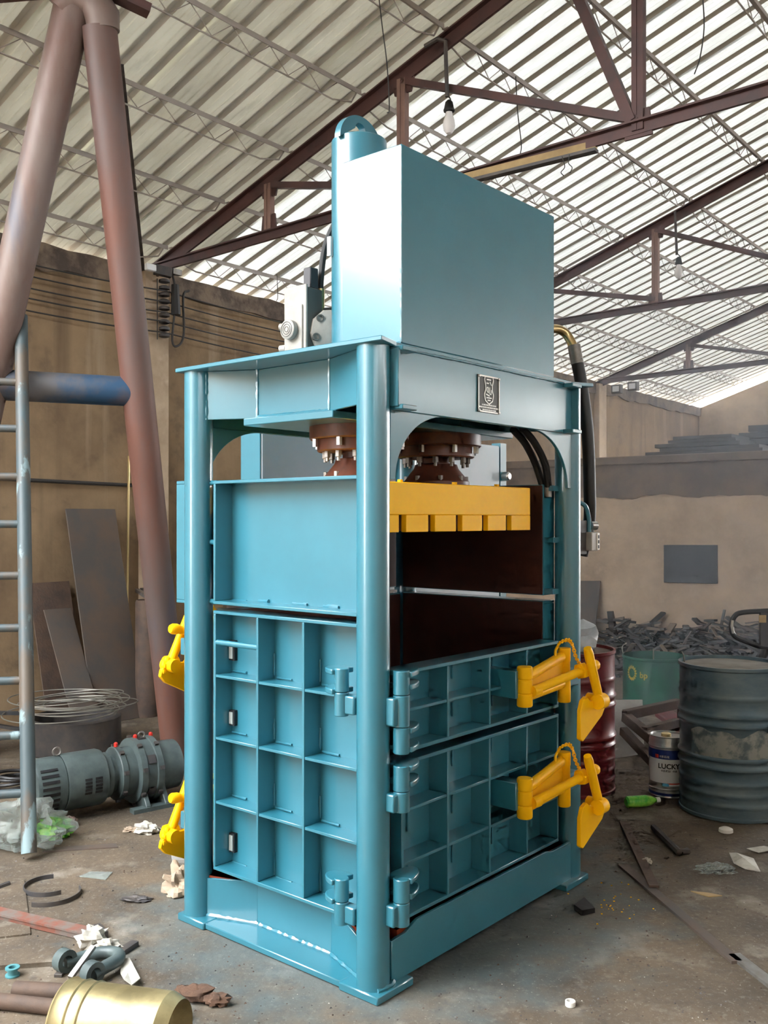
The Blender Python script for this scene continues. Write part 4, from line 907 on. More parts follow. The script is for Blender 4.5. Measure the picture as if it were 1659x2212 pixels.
# small things on the floor, left
def flat_poly(pts, name, m, label, cat, th=.004, z=0.0, group=None, bev=0, curl=0.0):
    w_ = [fl(*p) for p in pts]; c = sum(w_, Vector()) / len(w_); mb = MB(); n = len(w_)
    lo_, hi_ = [], []
    for p in w_:
        lift = curl * random.random(); lo_.append(Vector((p.x, p.y, z + lift))); hi_.append(Vector((p.x, p.y, z + th + lift)))
    cz = curl * .6
    vs = lo_ + hi_ + [Vector((c.x, c.y, z + cz)), Vector((c.x, c.y, z + th + cz))]
    fs = [(i, (i + 1) % n, (i + 1) % n + n, i + n) for i in range(n)] + [(2 * n, (i + 1) % n, i) for i in range(n)] + [(2 * n + 1, i + n, (i + 1) % n + n) for i in range(n)]
    mb.add(vs, fs); return single(mb, name, m, label, cat, group, smooth=0)
flat_poly([(-60, 1905), (52, 1900), (66, 2020), (-60, 2035)], 'sheet_offcut', 'floor', 'flat dusty steel sheet lying under the curved bands', 'steel sheet', .008)
flat_poly([(-60, 2055), (132, 2046), (136, 2086), (-60, 2100)], 'sheet_offcut', 'floor', 'flat dusty steel sheet lying under the shackle', 'steel sheet', .018)
flat_poly([(90, 1834), (92, 1842), (255, 1832), (250, 1824)], 'flat_strip', 'rust_plate', 'thin dark strip on the floor beside the ladder foot', 'strip', .006)
def band(c, r, a0, a1, hgt, m, label, squash=1.0, rot=0.0, lift=.0):
    mb = MB(); n = 24; A = []; B = []
    for k in range(n + 1):
        t = a0 + (a1 - a0) * k / n; x, y = r * math.cos(t), r * squash * math.sin(t)
        A.append(c + Vector((x * math.cos(rot) - y * math.sin(rot), x * math.sin(rot) + y * math.cos(rot), lift))); B.append(A[-1] + Vector((0, 0, hgt)))
    n_ = len(A); vs = A + B + [c + (p - c) * .955 + Vector((0, 0, lift * .045)) for p in A] + [c + Vector(((p.x - c.x) * .955, (p.y - c.y) * .955, p.z - c.z)) for p in B]
    for v in vs[2 * n_:3 * n_]: v.z = lift
    fs = []
    for i in range(n): fs += [(i, i + 1, n_ + i + 1, n_ + i), (2 * n_ + i, 3 * n_ + i, 3 * n_ + i + 1, 2 * n_ + i + 1), (i, 2 * n_ + i, 2 * n_ + i + 1, i + 1), (n_ + i, n_ + i + 1, 3 * n_ + i + 1, 3 * n_ + i)]
    fs += [(0, n_, 3 * n_, 2 * n_), (n, 2 * n_ + n, 3 * n_ + n, n_ + n)]
    mb.add(vs, fs); return single(mb, 'curved_band', m, label, 'steel band', 'curved steel bands on the floor')
band(fl(107, 1917), .115, 1.75, 5.5, .02, 'dark_steel', 'upper curved steel band lying open on the floor')
band(fl(110, 1935), .13, -1.9, .6, .02, 'dark_steel', 'lower curved steel band, a short arc on the floor')
mb = MB(); mb.cyl(fl(-20, 1922, .012), fl(20, 1908, .012), .012, n=8); single(mb, 'short_rod', 'dark_steel', 'short dark rod end at the picture edge beside the curved bands', 'rod')
mb = MB(); a, b = fl(-30, 1962, .03), fl(192, 2012, .03); mb.bar(a, b, .06, .008); mb.bar(a + Vector((.02, -.028, -.012)), b + Vector((.01, -.028, -.012)), .008, .03); single(mb, 'angle_bar', 'rust_red', 'red-brown angle iron lying on the floor', 'angle iron', smooth=0)
# shackle with wedges
sc_ = fl(205, 2095); sk = thing('bow_shackle', 'heavy grey bow shackle lying among scraps on the floor', 'shackle', sc_)
pts = [(-.045, -.10, .03), (-.06, -.03, .03), (-.05, .04, .035), (0, .085, .04), (.05, .07, .04), (.085, .01, .04), (.11, -.04, .035)]
R_ = Matrix.Rotation(-1.0, 3, 'Z'); pts = [R_ @ Vector(p) for p in pts]
mb = MB(); mb.tube(curve(pts, 6), .024, 14); mb.build('bow', 'grey_paint', sk)
for p in (pts[0], pts[-1]):
    mb = MB(); ax = (pts[-1] - pts[0]).normalized(); o_ = Vector(p); o_.z = .043; mb.lathe([(.022, -.02), (.042, -.02), (.042, .02), (.022, .02)], o_, ax, n=20, closed=False); mb.lathe([(.022, -.02), (.022, .02)], o_, ax, n=20, closed=False); mb.build('shackle_eye', 'grey_paint', sk)
def floor_bar(p, q, w_, h_, m, name, label, cat, z=.0, group=None):
    a, b = fl(*p), fl(*q); a.z = b.z = z + h_ / 2; mb = MB(); mb.bar(a, b, w_, h_); return single(mb, name, m, label, cat, group, smooth=0, bev=.001)
a, b = fl(152, 2118, .005), fl(202, 2044, .08); mb = MB(); mb.bar(a + Vector((0, 0, .01)), b, .022, .012); single(mb, 'steel_wedge', 'steel_dull', 'thin grey steel wedge resting across the shackle', 'wedge', smooth=0)
floor_bar((125, 2112), (150, 2080), .03, .012, 'dark_steel', 'steel_wedge', 'short dark steel wedge flat on the floor by the shackle', 'wedge')
floor_bar((262, 2062), (292, 2042), .035, .02, 'dark_steel', 'steel_offcut', 'dark grooved steel offcut behind the shackle', 'offcut')
floor_bar((205, 2012), (222, 2030), .045, .03, 'dark_steel', 'steel_offcut', 'black square offcut at the end of the angle iron', 'offcut')
def crumple(c, r, sc, m, name, label, cat, seed, amp=.45, fr=2.4, group=None, smooth=0, nu=18, nv=10):
    mb = MB(); mb.blob(c + Vector((0, 0, r * sc[2] * .7)), r, sc, amp, fr, seed, nu, nv, floor=c.z + .002); return single(mb, name, m, label, cat, group, smooth=smooth)
crumple(fl(195, 2052) + Vector((0, .03, 0)), .055, (1.0, .8, .8), 'paper', 'crumpled_paper', 'crumpled white paper behind the shackle', 'paper', 2)
crumple(fl(232, 2056), .045, (1.1, .7, .6), 'paper', 'crumpled_paper', 'smaller crumpled off-white paper touching the shackle', 'paper', 5)
mb = MB(); c = fl(27, 2108); mb.lathe([(.022, .0), (.026, .001), (.026, .006), (.018, .007), (.018, .026), (.026, .027), (.026, .033), (.014, .033), (.014, .0)], c, n=28, closed=False); single(mb, 'tape_roll', 'tape', 'small teal spool lying on the floor near the shackle', 'spool')
def floor_pipe(p, q, r, m, name, label, cat, hollow=True):
    a, b = fl(p[0], p[1], r), fl(q[0], q[1], r); d = (b - a); L_ = d.length; d.normalize(); mb = MB()
    mb.lathe([(r * .78, L_ - .05), (r * .78, L_), (r, L_), (r, 0), (r * .78, 0), (r * .78, .05)], a, d, n=24); return single(mb, name, m, label, cat)
floor_pipe((32, 2138), (272, 2152), .030, 'rust', 'floor_pipe', 'thick brown pipe lying behind the gold tin', 'pipe')
floor_pipe((-40, 2158), (160, 2180), .026, 'rust', 'floor_pipe', 'thinner brown pipe lying nearest the picture edge', 'pipe')
# gold tin lying on its side
c0, c1 = Vector((-1.00, 2.98, .125)), Vector((-.655, 2.90, .125)); d = (c1 - c0); L_ = d.length; d.normalize()
gt = thing('gold_tin', 'dented gold lacquered tin lying on its side', 'tin', Vector((c0.x, c0.y, 0)))
mb = MB(); mb.lathe([(.06, .0), (.122, .0), (.125, .006), (.120, .014), (.120, .05), (.124, .055), (.120, .06), (.120, .09), (.123, .095), (.119, .10), (.118, L_ - .01)], c0 - Vector((c0.x, c0.y, 0)), d, n=48, closed=False); mb.build('tin_wall', 'gold_tin', gt)
mb = MB(); mb.lathe([(.118, L_ - .01), (.10, L_ + .03), (.07, L_ - .02), (.03, L_ - .03), (.001, L_ - .03)], c0 - Vector((c0.x, c0.y, 0)), d, n=48, closed=False); mb.build('tin_end', 'gold_tin', gt)
crumple(fl(372, 2200), .05, (1.2, .6, .5), 'rubber', 'black_rag', 'dark crumpled scrap by the end of the gold tin', 'scrap', 14)
flat_poly([(262, 2082), (280, 2084), (303, 2128), (285, 2142), (268, 2135), (260, 2110)], 'torn_paper', 'paper', 'torn curled white paper beside the shackle', 'paper', .003, .0, curl=.03)
flat_poly([(281, 2152), (300, 2145), (327, 2160), (308, 2168)], 'torn_card', 'paper_blue', 'pale blue square of card by the thick pipe end', 'card', .003, .001, curl=.012)
mb = MB(); p = fl(425, 2160); random.seed(4)
for i, (dx, dy, l, r_) in enumerate(((0, 0, .11, .034), (.06, -.02, .07, .024), (-.06, .05, .05, .018))): mb.blob(p + Vector((dx, dy, r_ * .7)), r_, (l / r_ * .55, 1.1, .7), .3, 2, i + 3, 18, 10, floor=.003)
single(mb, 'work_glove', 'glove', 'brown cloth work glove dropped in front of the press', 'glove', smooth=60)
mb = MB(); mb.blob(fl(472, 2172) + Vector((0, 0, .018)), .030, (1.2, .8, .7), .35, 2.4, 8, 14, 8, floor=.003); single(mb, 'cloth_scrap', 'glove', 'small brown cloth scrap touching the work glove', 'cloth scrap')
crumple(fl(382, 1938) + Vector((0, .05, 0)), .07, (.9, .8, .9), 'rag', 'crumpled_rag', 'cream crumpled rag beside the press foot', 'rag', 6, .5, 2.0, nu=26, nv=16)
flat_poly([(170, 1895), (195, 1884), (243, 1886), (228, 1902), (205, 1898)], 'plastic_sheet', 'film', 'clear plastic sheet scrap flat on the floor', 'plastic scrap', .003, curl=.008)
crumple(fl(296, 1946), .045, (1.3, .6, .25), 'dark_steel', 'mesh_scrap', 'dark scrap of wire mesh on the floor', 'mesh scrap', 3)
crumple(fl(318, 1800), .05, (1.2, .7, .6), 'foil', 'foil_scrap', 'small silvery foil scrap in front of the gear motor', 'foil', 7)
crumple(fl(284, 1796), .035, (1.2, .7, .4), 'rag', 'leaf_scrap', 'small tan scrap beside the silvery foil', 'scrap', 8)
crumple(fl(150, 1785), .04, (.9, .8, .8), 'rust_red', 'red_scrap', 'reddish scrap on the floor under the motor', 'scrap', 12)
flat_poly([(370, 1850), (396, 1846), (398, 1864), (372, 1864)], 'tile_scrap', 'grey_board', 'grey flat tile scrap beside the press post', 'scrap', .015)

# ================================================================== RIGHT SIDE
def drum(c, r, h, m, lid, label, ribs=True, worn=False, open_top=False):
    t = thing('oil_drum', label, 'oil drum', c); prof = [(r * .97, 0), (r + .006, .004), (r + .006, .02), (r, .025)]
    def ring(z): k_ = .011 if abs(z / h - .37) < .05 or abs(z / h - .65) < .05 else .004; return [(r, z - .02), (r + k_ * .4, z - .013), (r + k_, z - .004), (r + k_, z + .004), (r + k_ * .4, z + .013), (r, z + .02)]
    if ribs:
        for z in sorted((h * .10, h * .17, h * .24, h * .34, h * .40, h * .62, h * .68, h * .80)): prof += ring(z)
    prof += [(r, h - .025), (r + .007, h - .018), (r + .007, h), (r - .006, h), (r - .006, h - .02)]
    if open_top: prof += [(r - .01, .03)]
    mb = MB(); mb.lathe(prof, n=56, closed=not open_top); mb.build('drum_body', m, t)
    if not open_top:
        mb = MB(); mb.lathe([(r - .006, h - .02), (r - .03, h - .016), (.001, h - .014)], n=48, closed=False); mb.build('drum_lid', lid, t)
    return t
bd = drum(Vector((2.03, 5.56, 0)), .285, .86, 'drum_blue', 'lid', 'weathered blue-grey oil drum with a worn pale band', True)
mb = MB(); n = 40; A = []; B = []
for k in range(n + 1):
    t = -2.75 + 2.3 * k / n; rr = .2885; zz0 = .345 + .03 * noise.noise(Vector((t * 3, 1, 0))); zz1 = .50 + .035 * noise.noise(Vector((t * 2.6, 7, 0)))
    A.append(Vector((rr * math.cos(t), rr * math.sin(t), zz0))); B.append(Vector((rr * math.cos(t), rr * math.sin(t), zz1)))
mb.strip(A, B, (0, 0, .0)); mb.build('worn_band', 'drum_worn', bd, smooth=60)
mb = MB(); mb.tube([Vector((-.27, .0, .86)), Vector((-.275, 0, .90)), Vector((-.285, .0, .92))], .004, 5); mb.build('rim_wire', 'wire', bd)
drum(Vector((1.165, 6.02, 0)), .29, .88, 'drum_red', 'rust', 'glossy maroon oil drum half hidden behind the press', True)
gd = drum(Vector((2.50, 8.75, 0)), .29, .44, 'drum_green', 'lid', 'cut-down green oil drum with a yellow flower print', False, open_top=True)
mb = MB()
for k in range(16):                                       # flower print on the drum side
    for r0, r1 in ((.040, .075),):
        a = 2 * pi * k / 16; 
        pts = [(r0, a - .13), (r1 * .8, a - .17), (r1, a), (r1 * .8, a + .17), (r0, a + .13)]; vs = []
        for rr, aa in pts:
            x, z = rr * math.cos(aa) * .8, rr * math.sin(aa) + .30; th_ = -2.62 + x / .29; vs.append((.2925 * math.cos(th_), .2925 * math.sin(th_), z))
        mb.add(vs, [(0, 1, 2, 3, 4)])
mb.build('flower_print', 'logo_yellow', gd, smooth=0)
vs, fs = text_mesh('bp', .075); mb = MB(); mb.add([(.2925 * math.cos(-2.20 + v.x / .29), .2925 * math.sin(-2.20 + v.x / .29), .29 + v.y) for v in vs], fs); mb.build('drum_lettering', 'logo_yellow', gd, smooth=0)
for a in (-1.9, 2.7):
    mb = MB(); mb.tube(curve([Vector((.29 * math.cos(a), .29 * math.sin(a), .43)), Vector((.30 * math.cos(a), .30 * math.sin(a), .50)), Vector((.26 * math.cos(a), .26 * math.sin(a), .54))], 5), .006, 6); mb.build('lifting_wire', 'wire', gd)
M['film_bright'] = mat('grey_plastic_sheet', (.50, .53, .55), .3, col2=(.36, .39, .41), scale=8)
crumple(Vector((1.08, 5.92, .87)), .14, (1.5, .9, .75), 'film_bright', 'plastic_sheet', 'crumpled clear plastic heaped on the maroon drum', 'plastic sheet', 4, .4, 2.0, smooth=25)
# LUCKY pail
pc_ = Vector((1.755, 5.87, 0)); PRD = .112; pt = thing('oil_pail', 'white and blue metal pail lettered LUCKY beside the blue-grey drum', 'pail', pc_)
mb = MB(); mb.lathe([(PRD * .98, 0), (PRD + .003, .004), (PRD, .012), (PRD, .045), (PRD + .004, .05), (PRD, .055), (PRD, .30), (PRD + .004, .305), (PRD, .312), (PRD, .335), (PRD - .008, .36), (PRD - .004, .366), (PRD - .010, .366), (PRD - .014, .355), (.001, .355)], n=48, closed=False); mb.build('pail_body', 'pail', pt)
def wrap(z0, z1, a0, a1, m, name, r=PRD + .0015):
    mb = MB(); n = 30; A = [(r * math.cos(a0 + (a1 - a0) * k / n), r * math.sin(a0 + (a1 - a0) * k / n), z0) for k in range(n + 1)]; B = [(x, y, z1) for x, y, _ in A]
    mb.add(A + B, [(i, i + 1, n + 2 + i, n + 1 + i) for i in range(n)]); return mb.build(name, m, pt, smooth=60)
CA = -1.80
wrap(.09, .235, CA - 1.25, CA + 1.25, 'white_print', 'white_label'); wrap(.235, .29, 0, 2 * pi, 'blue_print', 'blue_band'); wrap(.012, .028, 0, 2 * pi, 'blue_print', 'blue_band')
wrap(.072, .09, CA - .35, CA + .0, 'skyblue_print', 'sky_mark', PRD + .003); wrap(.085, .092, CA - .1, CA + .75, 'red_print', 'red_mark', PRD + .003); wrap(.074, .085, CA - .02, CA + .75, 'white_print', 'white_mark', PRD + .0025)
wrap(.24, .262, CA - .75, CA - .55, 'red_print', 'red_emblem', PRD + .003)
def pail_text(s, size, z, m, name, da=0.0):
    vs, fs = text_mesh(s, size); mb = MB(); r = PRD + .003; mb.add([(r * math.cos(CA + da + v.x / r), r * math.sin(CA + da + v.x / r), z + v.y) for v in vs], fs); return mb.build(name, m, pt, smooth=0)
pail_text('LUCKY', .042, .192, 'black_print', 'pail_lettering', .0)
pail_text('卡乐液压传动油', .014, .164, 'black_print', 'small_lettering', .0)
pail_text('卡乐石化', .016, .250, 'white_print', 'band_lettering', -.25)
mb = MB(); mb.lathe([(.03, .355), (.03, .372), (.024, .376), (.014, .376)], (-.01, .0, 0), n=20); mb.build('spout_cap', 'brass', pt)
# green bottle
a, b = fl(1352, 1733, .034), fl(1420, 1728, .034); d = b - a; L_ = d.length; d.normalize()
bt = thing('drink_bottle', 'green labelled plastic bottle lying by the pail', 'bottle', Vector((a.x, a.y, 0))); o_ = a - Vector((a.x, a.y, 0))
mb = MB(); mb.lathe([(.022, 0), (.033, .008), (.034, .02), (.034, L_ * .62), (.026, L_ * .8), (.014, L_ * .92), (.014, L_)], o_, d, n=24); mb.build('bottle_body', 'green_glass', bt)
mb = MB(); mb.lathe([(.016, L_ * .95), (.016, L_ + .014), (.01, L_ + .016)], o_, d, n=16); mb.build('bottle_cap', 'white_plastic', bt)
# floor strips
def strip_bar(p, q, w_, m, name, label, cat, th=.008, z=0.0):
    a, b = fl(*p), fl(*q); a.z = b.z = z + th / 2; mb = MB(); mb.bar(a, b, w_, th); return single(mb, name, m, label, cat, None, smooth=0)
strip_bar((1345, 1872), (1592, 2082), .045, 'rust_plate', 'flat_bar', 'long narrow dark flat bar lying on the floor by the press', 'flat bar', .012)
strip_bar((1586, 2066), (1730, 2178), .05, 'steel_dull', 'flat_bar', 'wide grey flat bar running out at the picture corner', 'flat bar', .012)
strip_bar((1347, 1784), (1413, 1924), .045, 'rust', 'flat_bar', 'short brown flat bar crossing the end of the long one', 'flat bar', .010, .014)
mb = MB(); mb.tube([fl(1412, 1787, .02), fl(1468, 1842, .02), fl(1486, 1838, .02)], .018, 8); single(mb, 'bent_rod', 'dark_steel', 'dark bent rod lying in front of the pail', 'rod')
mb = MB(); mb.lathe([(.03, 0), (.038, .004), (.036, .02), (.02, .028), (.001, .03)], fl(1568, 1798), n=22, closed=False); single(mb, 'plastic_disc', 'white_plastic', 'white round cap on the floor under the blue-grey drum', 'cap')
mb = MB(); p = fl(1232, 2173); mb.lathe([(.016, 0), (.018, .002), (.018, .018), (.014, .02), (.012, .018), (.012, .002)], p, n=24, closed=False); single(mb, 'plastic_ring', 'white_plastic', 'tiny white plastic ring on the floor in front of the press', 'ring')
flat_poly([(1575, 1848), (1590, 1855), (1628, 1862), (1643, 1888), (1610, 1880), (1585, 1870)], 'plastic_scrap', 'foil', 'folded white plastic scrap lying on the right floor', 'plastic scrap', .004, curl=.05)
crumple(fl(1545, 1886), .05, (1.6, .6, .5), 'film', 'plastic_scrap', 'crumpled clear film beside the folded white plastic', 'plastic scrap', 5, .5, 3, smooth=20)
flat_poly([(1612, 1838), (1650, 1832), (1680, 1838), (1640, 1846)], 'plastic_scrap', 'foil', 'thin white plastic strip near the picture edge below the drum', 'plastic scrap', .004, curl=.01)
flat_poly([(1492, 1926), (1530, 1930), (1560, 1936), (1530, 1938)], 'wood_sliver', 'board_tan', 'pale thin sliver of wood on the floor', 'wood sliver', .004)
crumple(fl(1398, 1866), .022, (1, .9, .7), 'foil', 'foil_scrap', 'tiny crumpled white scrap beside the short flat bar', 'scrap', 3)
flat_poly([(1240, 1968), (1262, 1952), (1285, 1972), (1258, 1980)], 'dark_rag', 'rubber', 'small black rag on the floor beside the press foot', 'rag', .02, curl=.01)
# rusty frame of angle iron
fr = thing('angle_iron_rack', 'rusty angle iron rack lying beside the pail', 'rack', fl(1405, 1650))
def FR(p): return p - fr.location
A_ = [dp(1352, 1538, 7.0), dp(1480, 1512, 7.4), dp(1480, 1560, 6.6), dp(1352, 1570, 6.5)]
for p, q, w_ in ((dp(1350, 1536, 7.0), dp(1466, 1511, 7.2), .06), (dp(1352, 1540, 7.0), dp(1452, 1622, 6.35), .06), (dp(1347, 1572, 6.9), dp(1420, 1648, 6.3), .05), (dp(1392, 1572, 6.7), dp(1466, 1553, 6.9), .05), (dp(1350, 1536, 7.0), fl(1352, 1605), .045), (dp(1452, 1622, 6.35), fl(1450, 1662), .045), (dp(1466, 1511, 7.2), fl(1467, 1604), .045)):
    mb = MB(); mb.bar(FR(p), FR(q), w_, .008); d = (q - p).normalized(); x = d.cross(Vector((0, 0, 1))).normalized(); mb.bar(FR(p) + x * w_ * .5 - Vector((0, 0, w_ * .5)), FR(q) + x * w_ * .5 - Vector((0, 0, w_ * .5)), .008, w_)
    mb.build('angle_bar', 'rust', fr, smooth=0)
mb = MB(); p = [fl(1318, 1640), fl(1392, 1628)]; q = [dp(1318, 1512, 7.2), dp(1388, 1512, 7.25)]
mb.add([p[0], p[1], q[1], q[0]] + [v + Vector((0, .012, 0)) for v in (p[0], p[1], q[1], q[0])], [(0, 1, 2, 3), (7, 6, 5, 4), (0, 4, 5, 1), (1, 5, 6, 2), (2, 6, 7, 3), (3, 7, 4, 0)]); single(mb, 'grey_board', 'grey_board', 'grey board leaning beside the maroon drum', 'board', smooth=0)
# pallet truck handle rising behind the drum
hp = dp(1640, 1330, 6.3); ho = Vector((hp.x, hp.y, 0)); ph_ = thing('pallet_truck', 'hand pallet truck with black loop handle behind the blue-grey drum', 'pallet truck', ho)
def HP(px, py, Y=6.3): return dp(px, py, Y) - ho
loop = [HP(1700, 1318), HP(1650, 1320), HP(1605, 1323), HP(1588, 1330), HP(1580, 1350), HP(1585, 1372), HP(1610, 1385), HP(1650, 1398), HP(1700, 1398), HP(1725, 1380), HP(1728, 1345), HP(1718, 1322), HP(1700, 1318)]
mb = MB(); mb.tube(curve(loop, 5), .017, 10, caps=False); mb.build('loop_handle', 'rubber', ph_)
mb = MB(); mb.tube([HP(1583, 1340, 6.28), HP(1581, 1352, 6.28), HP(1584, 1368, 6.28)], .010, 8); mb.build('chrome_lever', 'steel', ph_)
mb = MB(); mb.bar(HP(1653, 1322), HP(1653, 1398), .07, .03, up=(0, 1, 0)); mb.build('handle_web', 'dark_steel', ph_)
mb = MB(); mb.box(HP(1637, 0).x, HP(1652, 0).x, -.025, -.018, HP(0, 1344).z, HP(0, 1328).z); mb.build('handle_sticker', 'board_tan', ph_)
mb = MB(); mb.cyl(HP(1653, 1398), Vector((.05, .35, .25)), .026, n=14); mb.build('drawbar', 'dark_steel', ph_)
for x in (-.2, .2):
    mb = MB(); mb.box(x - .08, x + .08, .35, 1.45, .08, .13); mb.build('fork', 'drum_red', ph_, bev=.01)
    mb = MB(); mb.cyl((x - .03, 1.3, .045), (x + .03, 1.3, .045), .045, n=18); mb.build('roller', 'rubber', ph_)
mb = MB(); mb.cyl((-.09, .33, .10), (-.03, .33, .10), .10, n=24); mb.build('wheel', 'rubber', ph_); mb = MB(); mb.cyl((.03, .33, .10), (.09, .33, .10), .10, n=24); mb.build('wheel', 'rubber', ph_)
mb = MB(); mb.box(-.28, .28, .35, .45, .08, .35); mb.build('pump_housing', 'drum_red', ph_, bev=.01)
# leaning plate at the low room
mb = MB(); b0, b1 = Vector((2.15, 10.35, 0)), Vector((2.72, 9.95, 0)); t0, t1 = on_room(1240, 1256, .02), on_room(1297, 1256, .02)
t0 = on_room(1235, 1256, .02); t1 = on_room(1298, 1256, .02)
b0 = Vector((t0.x, t0.y, 0)) - HD * .55 + CD * .1; b1 = Vector((t1.x, t1.y, 0)) - HD * .55 + CD * .15
n_ = (b1 - b0).cross(t0 - b0).normalized(); n_ = n_ if n_.y < 0 else -n_
mb.add([b0, b1, t1, t0] + [v + n_ * .015 for v in (b0, b1, t1, t0)], [(0, 1, 2, 3), (7, 6, 5, 4), (0, 4, 5, 1), (1, 5, 6, 2), (2, 6, 7, 3), (3, 7, 4, 0)])
lp = single(mb, 'steel_plate', 'rust_plate', 'dark steel plate leaning on the pale room wall behind the maroon drum', 'steel plate', smooth=0); lp.location.z = .0
# scrap piles
random.seed(11); mb = MB()
for i in range(800):
    px = random.uniform(1352, 1720); s_ = on_room(px, 1340, 0); back = abs(random.gauss(0, .5)); hgt = max(0, .52 * (1 - back / 1.2)) * random.random() ** .6 + .02
    p = Vector((s_.x, s_.y, 0)) - HD * (back + .12) + CD * random.uniform(-.1, .1); p.z = hgt
    d = Vector((random.uniform(-1, 1), random.uniform(-1, 1), random.uniform(-.35, .35))).normalized() * random.uniform(.08, .32)
    q = p + d; p.z = max(p.z, .02); q.z = max(q.z, .02)
    if q.x * HD.x + q.y * HD.y > HR * K - .03: continue
    mb.cur = 0 if random.random() < .75 else (1 if random.random() < .6 else 2); mb.bar(p, q, random.uniform(.02, .08), random.uniform(.006, .03))
tag(mb.build('scrap_heap', ['scrap', 'rust', 'wood'], smooth=0), 'heap of tangled metal offcuts along the pale room wall', 'scrap heap', kind='stuff')
# stack of dark sheets on the low roof
random.seed(5)
def rf(s, h, z=0): v = HF(h, s, RT + .10); v.z += z; return v
zst = 0.0
for i, (s0, s1, h0, h1, th) in enumerate(((2.3, 3.6, HR + .05, HR + .9, .05), (2.45, 3.55, HR + .1, HR + .8, .045), (2.4, 3.35, HR + .08, HR + .85, .05), (2.55, 3.3, HR + .1, HR + .8, .04), (2.6, 3.25, HR + .12, HR + .75, .045))):
    mb = MB(); c = [rf(s0, h0), rf(s1, h0 + .03), rf(s1, h1), rf(s0, h1 - .04)]; vs = [v + Vector((0, 0, zst + .0)) for v in c] + [v + Vector((0, 0, zst + th - .006)) for v in c]; zst += th
    mb.add(vs, [(0, 3, 2, 1), (4, 5, 6, 7), (0, 1, 5, 4), (1, 2, 6, 5), (2, 3, 7, 6), (3, 0, 4, 7)]); single(mb, 'dark_slab', 'scrap', 'dark flat slab stacked on the low roof, %s from the bottom' % ORD[i], 'slab', 'dark slabs stacked on the low roof', smooth=0)
for i, (s0, s1, dh, th, tw) in enumerate(((2.75, 4.3, 1.2, .07, .02), (2.72, 4.25, 1.23, .08, -.05), (2.9, 4.35, 1.18, .09, .06), (2.98, 4.2, 1.26, .08, -.03), (3.1, 4.3, 1.2, .09, .04))):
    zb = sum((.07, .08, .09, .08, .09)[:i]); a_, b_ = rf(s0, HR + dh + tw, zb + th / 2 + .004), rf(s1, HR + dh + .25 - tw, zb + th / 2 + .004); mb = MB(); mb.bar(a_, b_, .36 - .03 * i, th - .012); single(mb, 'dark_plank', 'scrap', 'long dark plank stacked at the end of the low roof, %s from the bottom' % ORD[i], 'plank', 'dark planks stacked on the low roof', smooth=0)
for i, (s0, s1, h0_, h1_, z0_, z1_) in enumerate(((2.5, 4.4, HR + 2.0, HR + 1.9, .03, .50), (2.6, 4.6, HR + 2.4, HR + 2.3, .03, .70))):
    mb = MB(); mb.bar(rf(s0, h0_, z0_), rf(s1, h1_, z1_), .30, .03); single(mb, 'dark_sheet', 'scrap', ['lower', 'upper'][i] + ' of two dark sheets sloping up behind the stacked planks', 'sheet', 'dark sheets on the low roof', smooth=0)

# ================================================================== OVERHEAD THINGS
def bulb(px, ytop, ybulb, Y, label, tilt=0.0):
    top = dp(px - 8, ytop, Y); bt_ = dp(px, ybulb, Y); t = thing('hanging_bulb', label, 'light bulb', bt_)
    k = Y / 6.7
    mb = MB(); mb.tube([top - bt_, dp(px - 4, ybulb - 45 / k, Y) - bt_], .014, 8); mb.build('drop_rod', 'dark_steel', t)
    mb = MB(); mb.tube(curve([dp(px - 4, ybulb - 50 / k, Y) - bt_, dp(px + 3, ybulb - 40 / k, Y) - bt_, Vector((0, 0, .11))], 5), .005, 6); mb.build('flex_cord', 'rubber', t)
    mb = MB(); mb.lathe([(.012, .125), (.026, .11), (.034, .07), (.040, .055), (.038, .045), (.028, .04)], n=18); mb.build('lamp_holder', 'rubber', t)
    mb = MB(); mb.lathe([(.022, .045), (.026, .02), (.040, -.02), (.044, -.05), (.038, -.085), (.020, -.108), (.001, -.112)], n=24, closed=False); mb.build('glass_bulb', 'bulb', t)
    return top
tp = bulb(970, 88, 255, 6.62, 'milky light bulb hanging over the press top')
mb = MB(); mb.tube([dp(962, 88, 6.62), dp(945, 84, 6.64), dp(918, 100, 6.7)], .016, 8); single(mb, 'rod_arm', 'dark_steel', 'bent dark arm from the rafter to the bulb rod over the press', 'arm')
bulb(1466, 456, 580, 10.25, 'small milky light bulb hanging by the second truss')
a, b = dp(985, 388, 6.58), dp(1288, 312, 6.0); mb = MB(); mb.bar(a, b, .035, .045); fx = single(mb, 'batten', 'board_tan', 'tan wooden batten fixed under the nearest truss chord', 'batten', smooth=0)
mb = MB(); mb.bar(a + Vector((0, -.01, -.04)), b + Vector((0, -.01, -.04)), .06, .02); single(mb, 'lamp_channel', 'dark_steel', 'dark channel strip under the tan batten', 'channel', smooth=0)
for i, (pts, Y) in enumerate((([(818, -10), (826, 60), (836, 140), (841, 232), (836, 244)], 6.0), ([(1114, 165), (1118, 240), (1126, 310), (1124, 332)], 6.9), ([(1518, -10), (1521, 60), (1512, 125), (1500, 160)], 5.5), ([(1214, 338), (1220, 360), (1212, 372), (1218, 380)], 6.0), ([(1230, 334), (1228, 352), (1236, 362), (1231, 374)], 6.0), ([(598, 592), (600, 640), (597, 650)], 8.0))):
    mb = MB(); mb.tube(curve([dp(x, y, Y) for x, y in pts], 5), .004 if i < 3 else .003, 5)
    single(mb, 'dangling_wire', 'black_wire', ['thin wire dangling from the roof left of the press lug', 'thin wire dangling over the press housing box', 'thin wire dangling from the roof at the top right', 'short wire end hanging under the batten, the one farther left', 'short wire end hanging under the batten, the one farther right', 'tiny wire end hanging above the valve block'][i], 'wire')
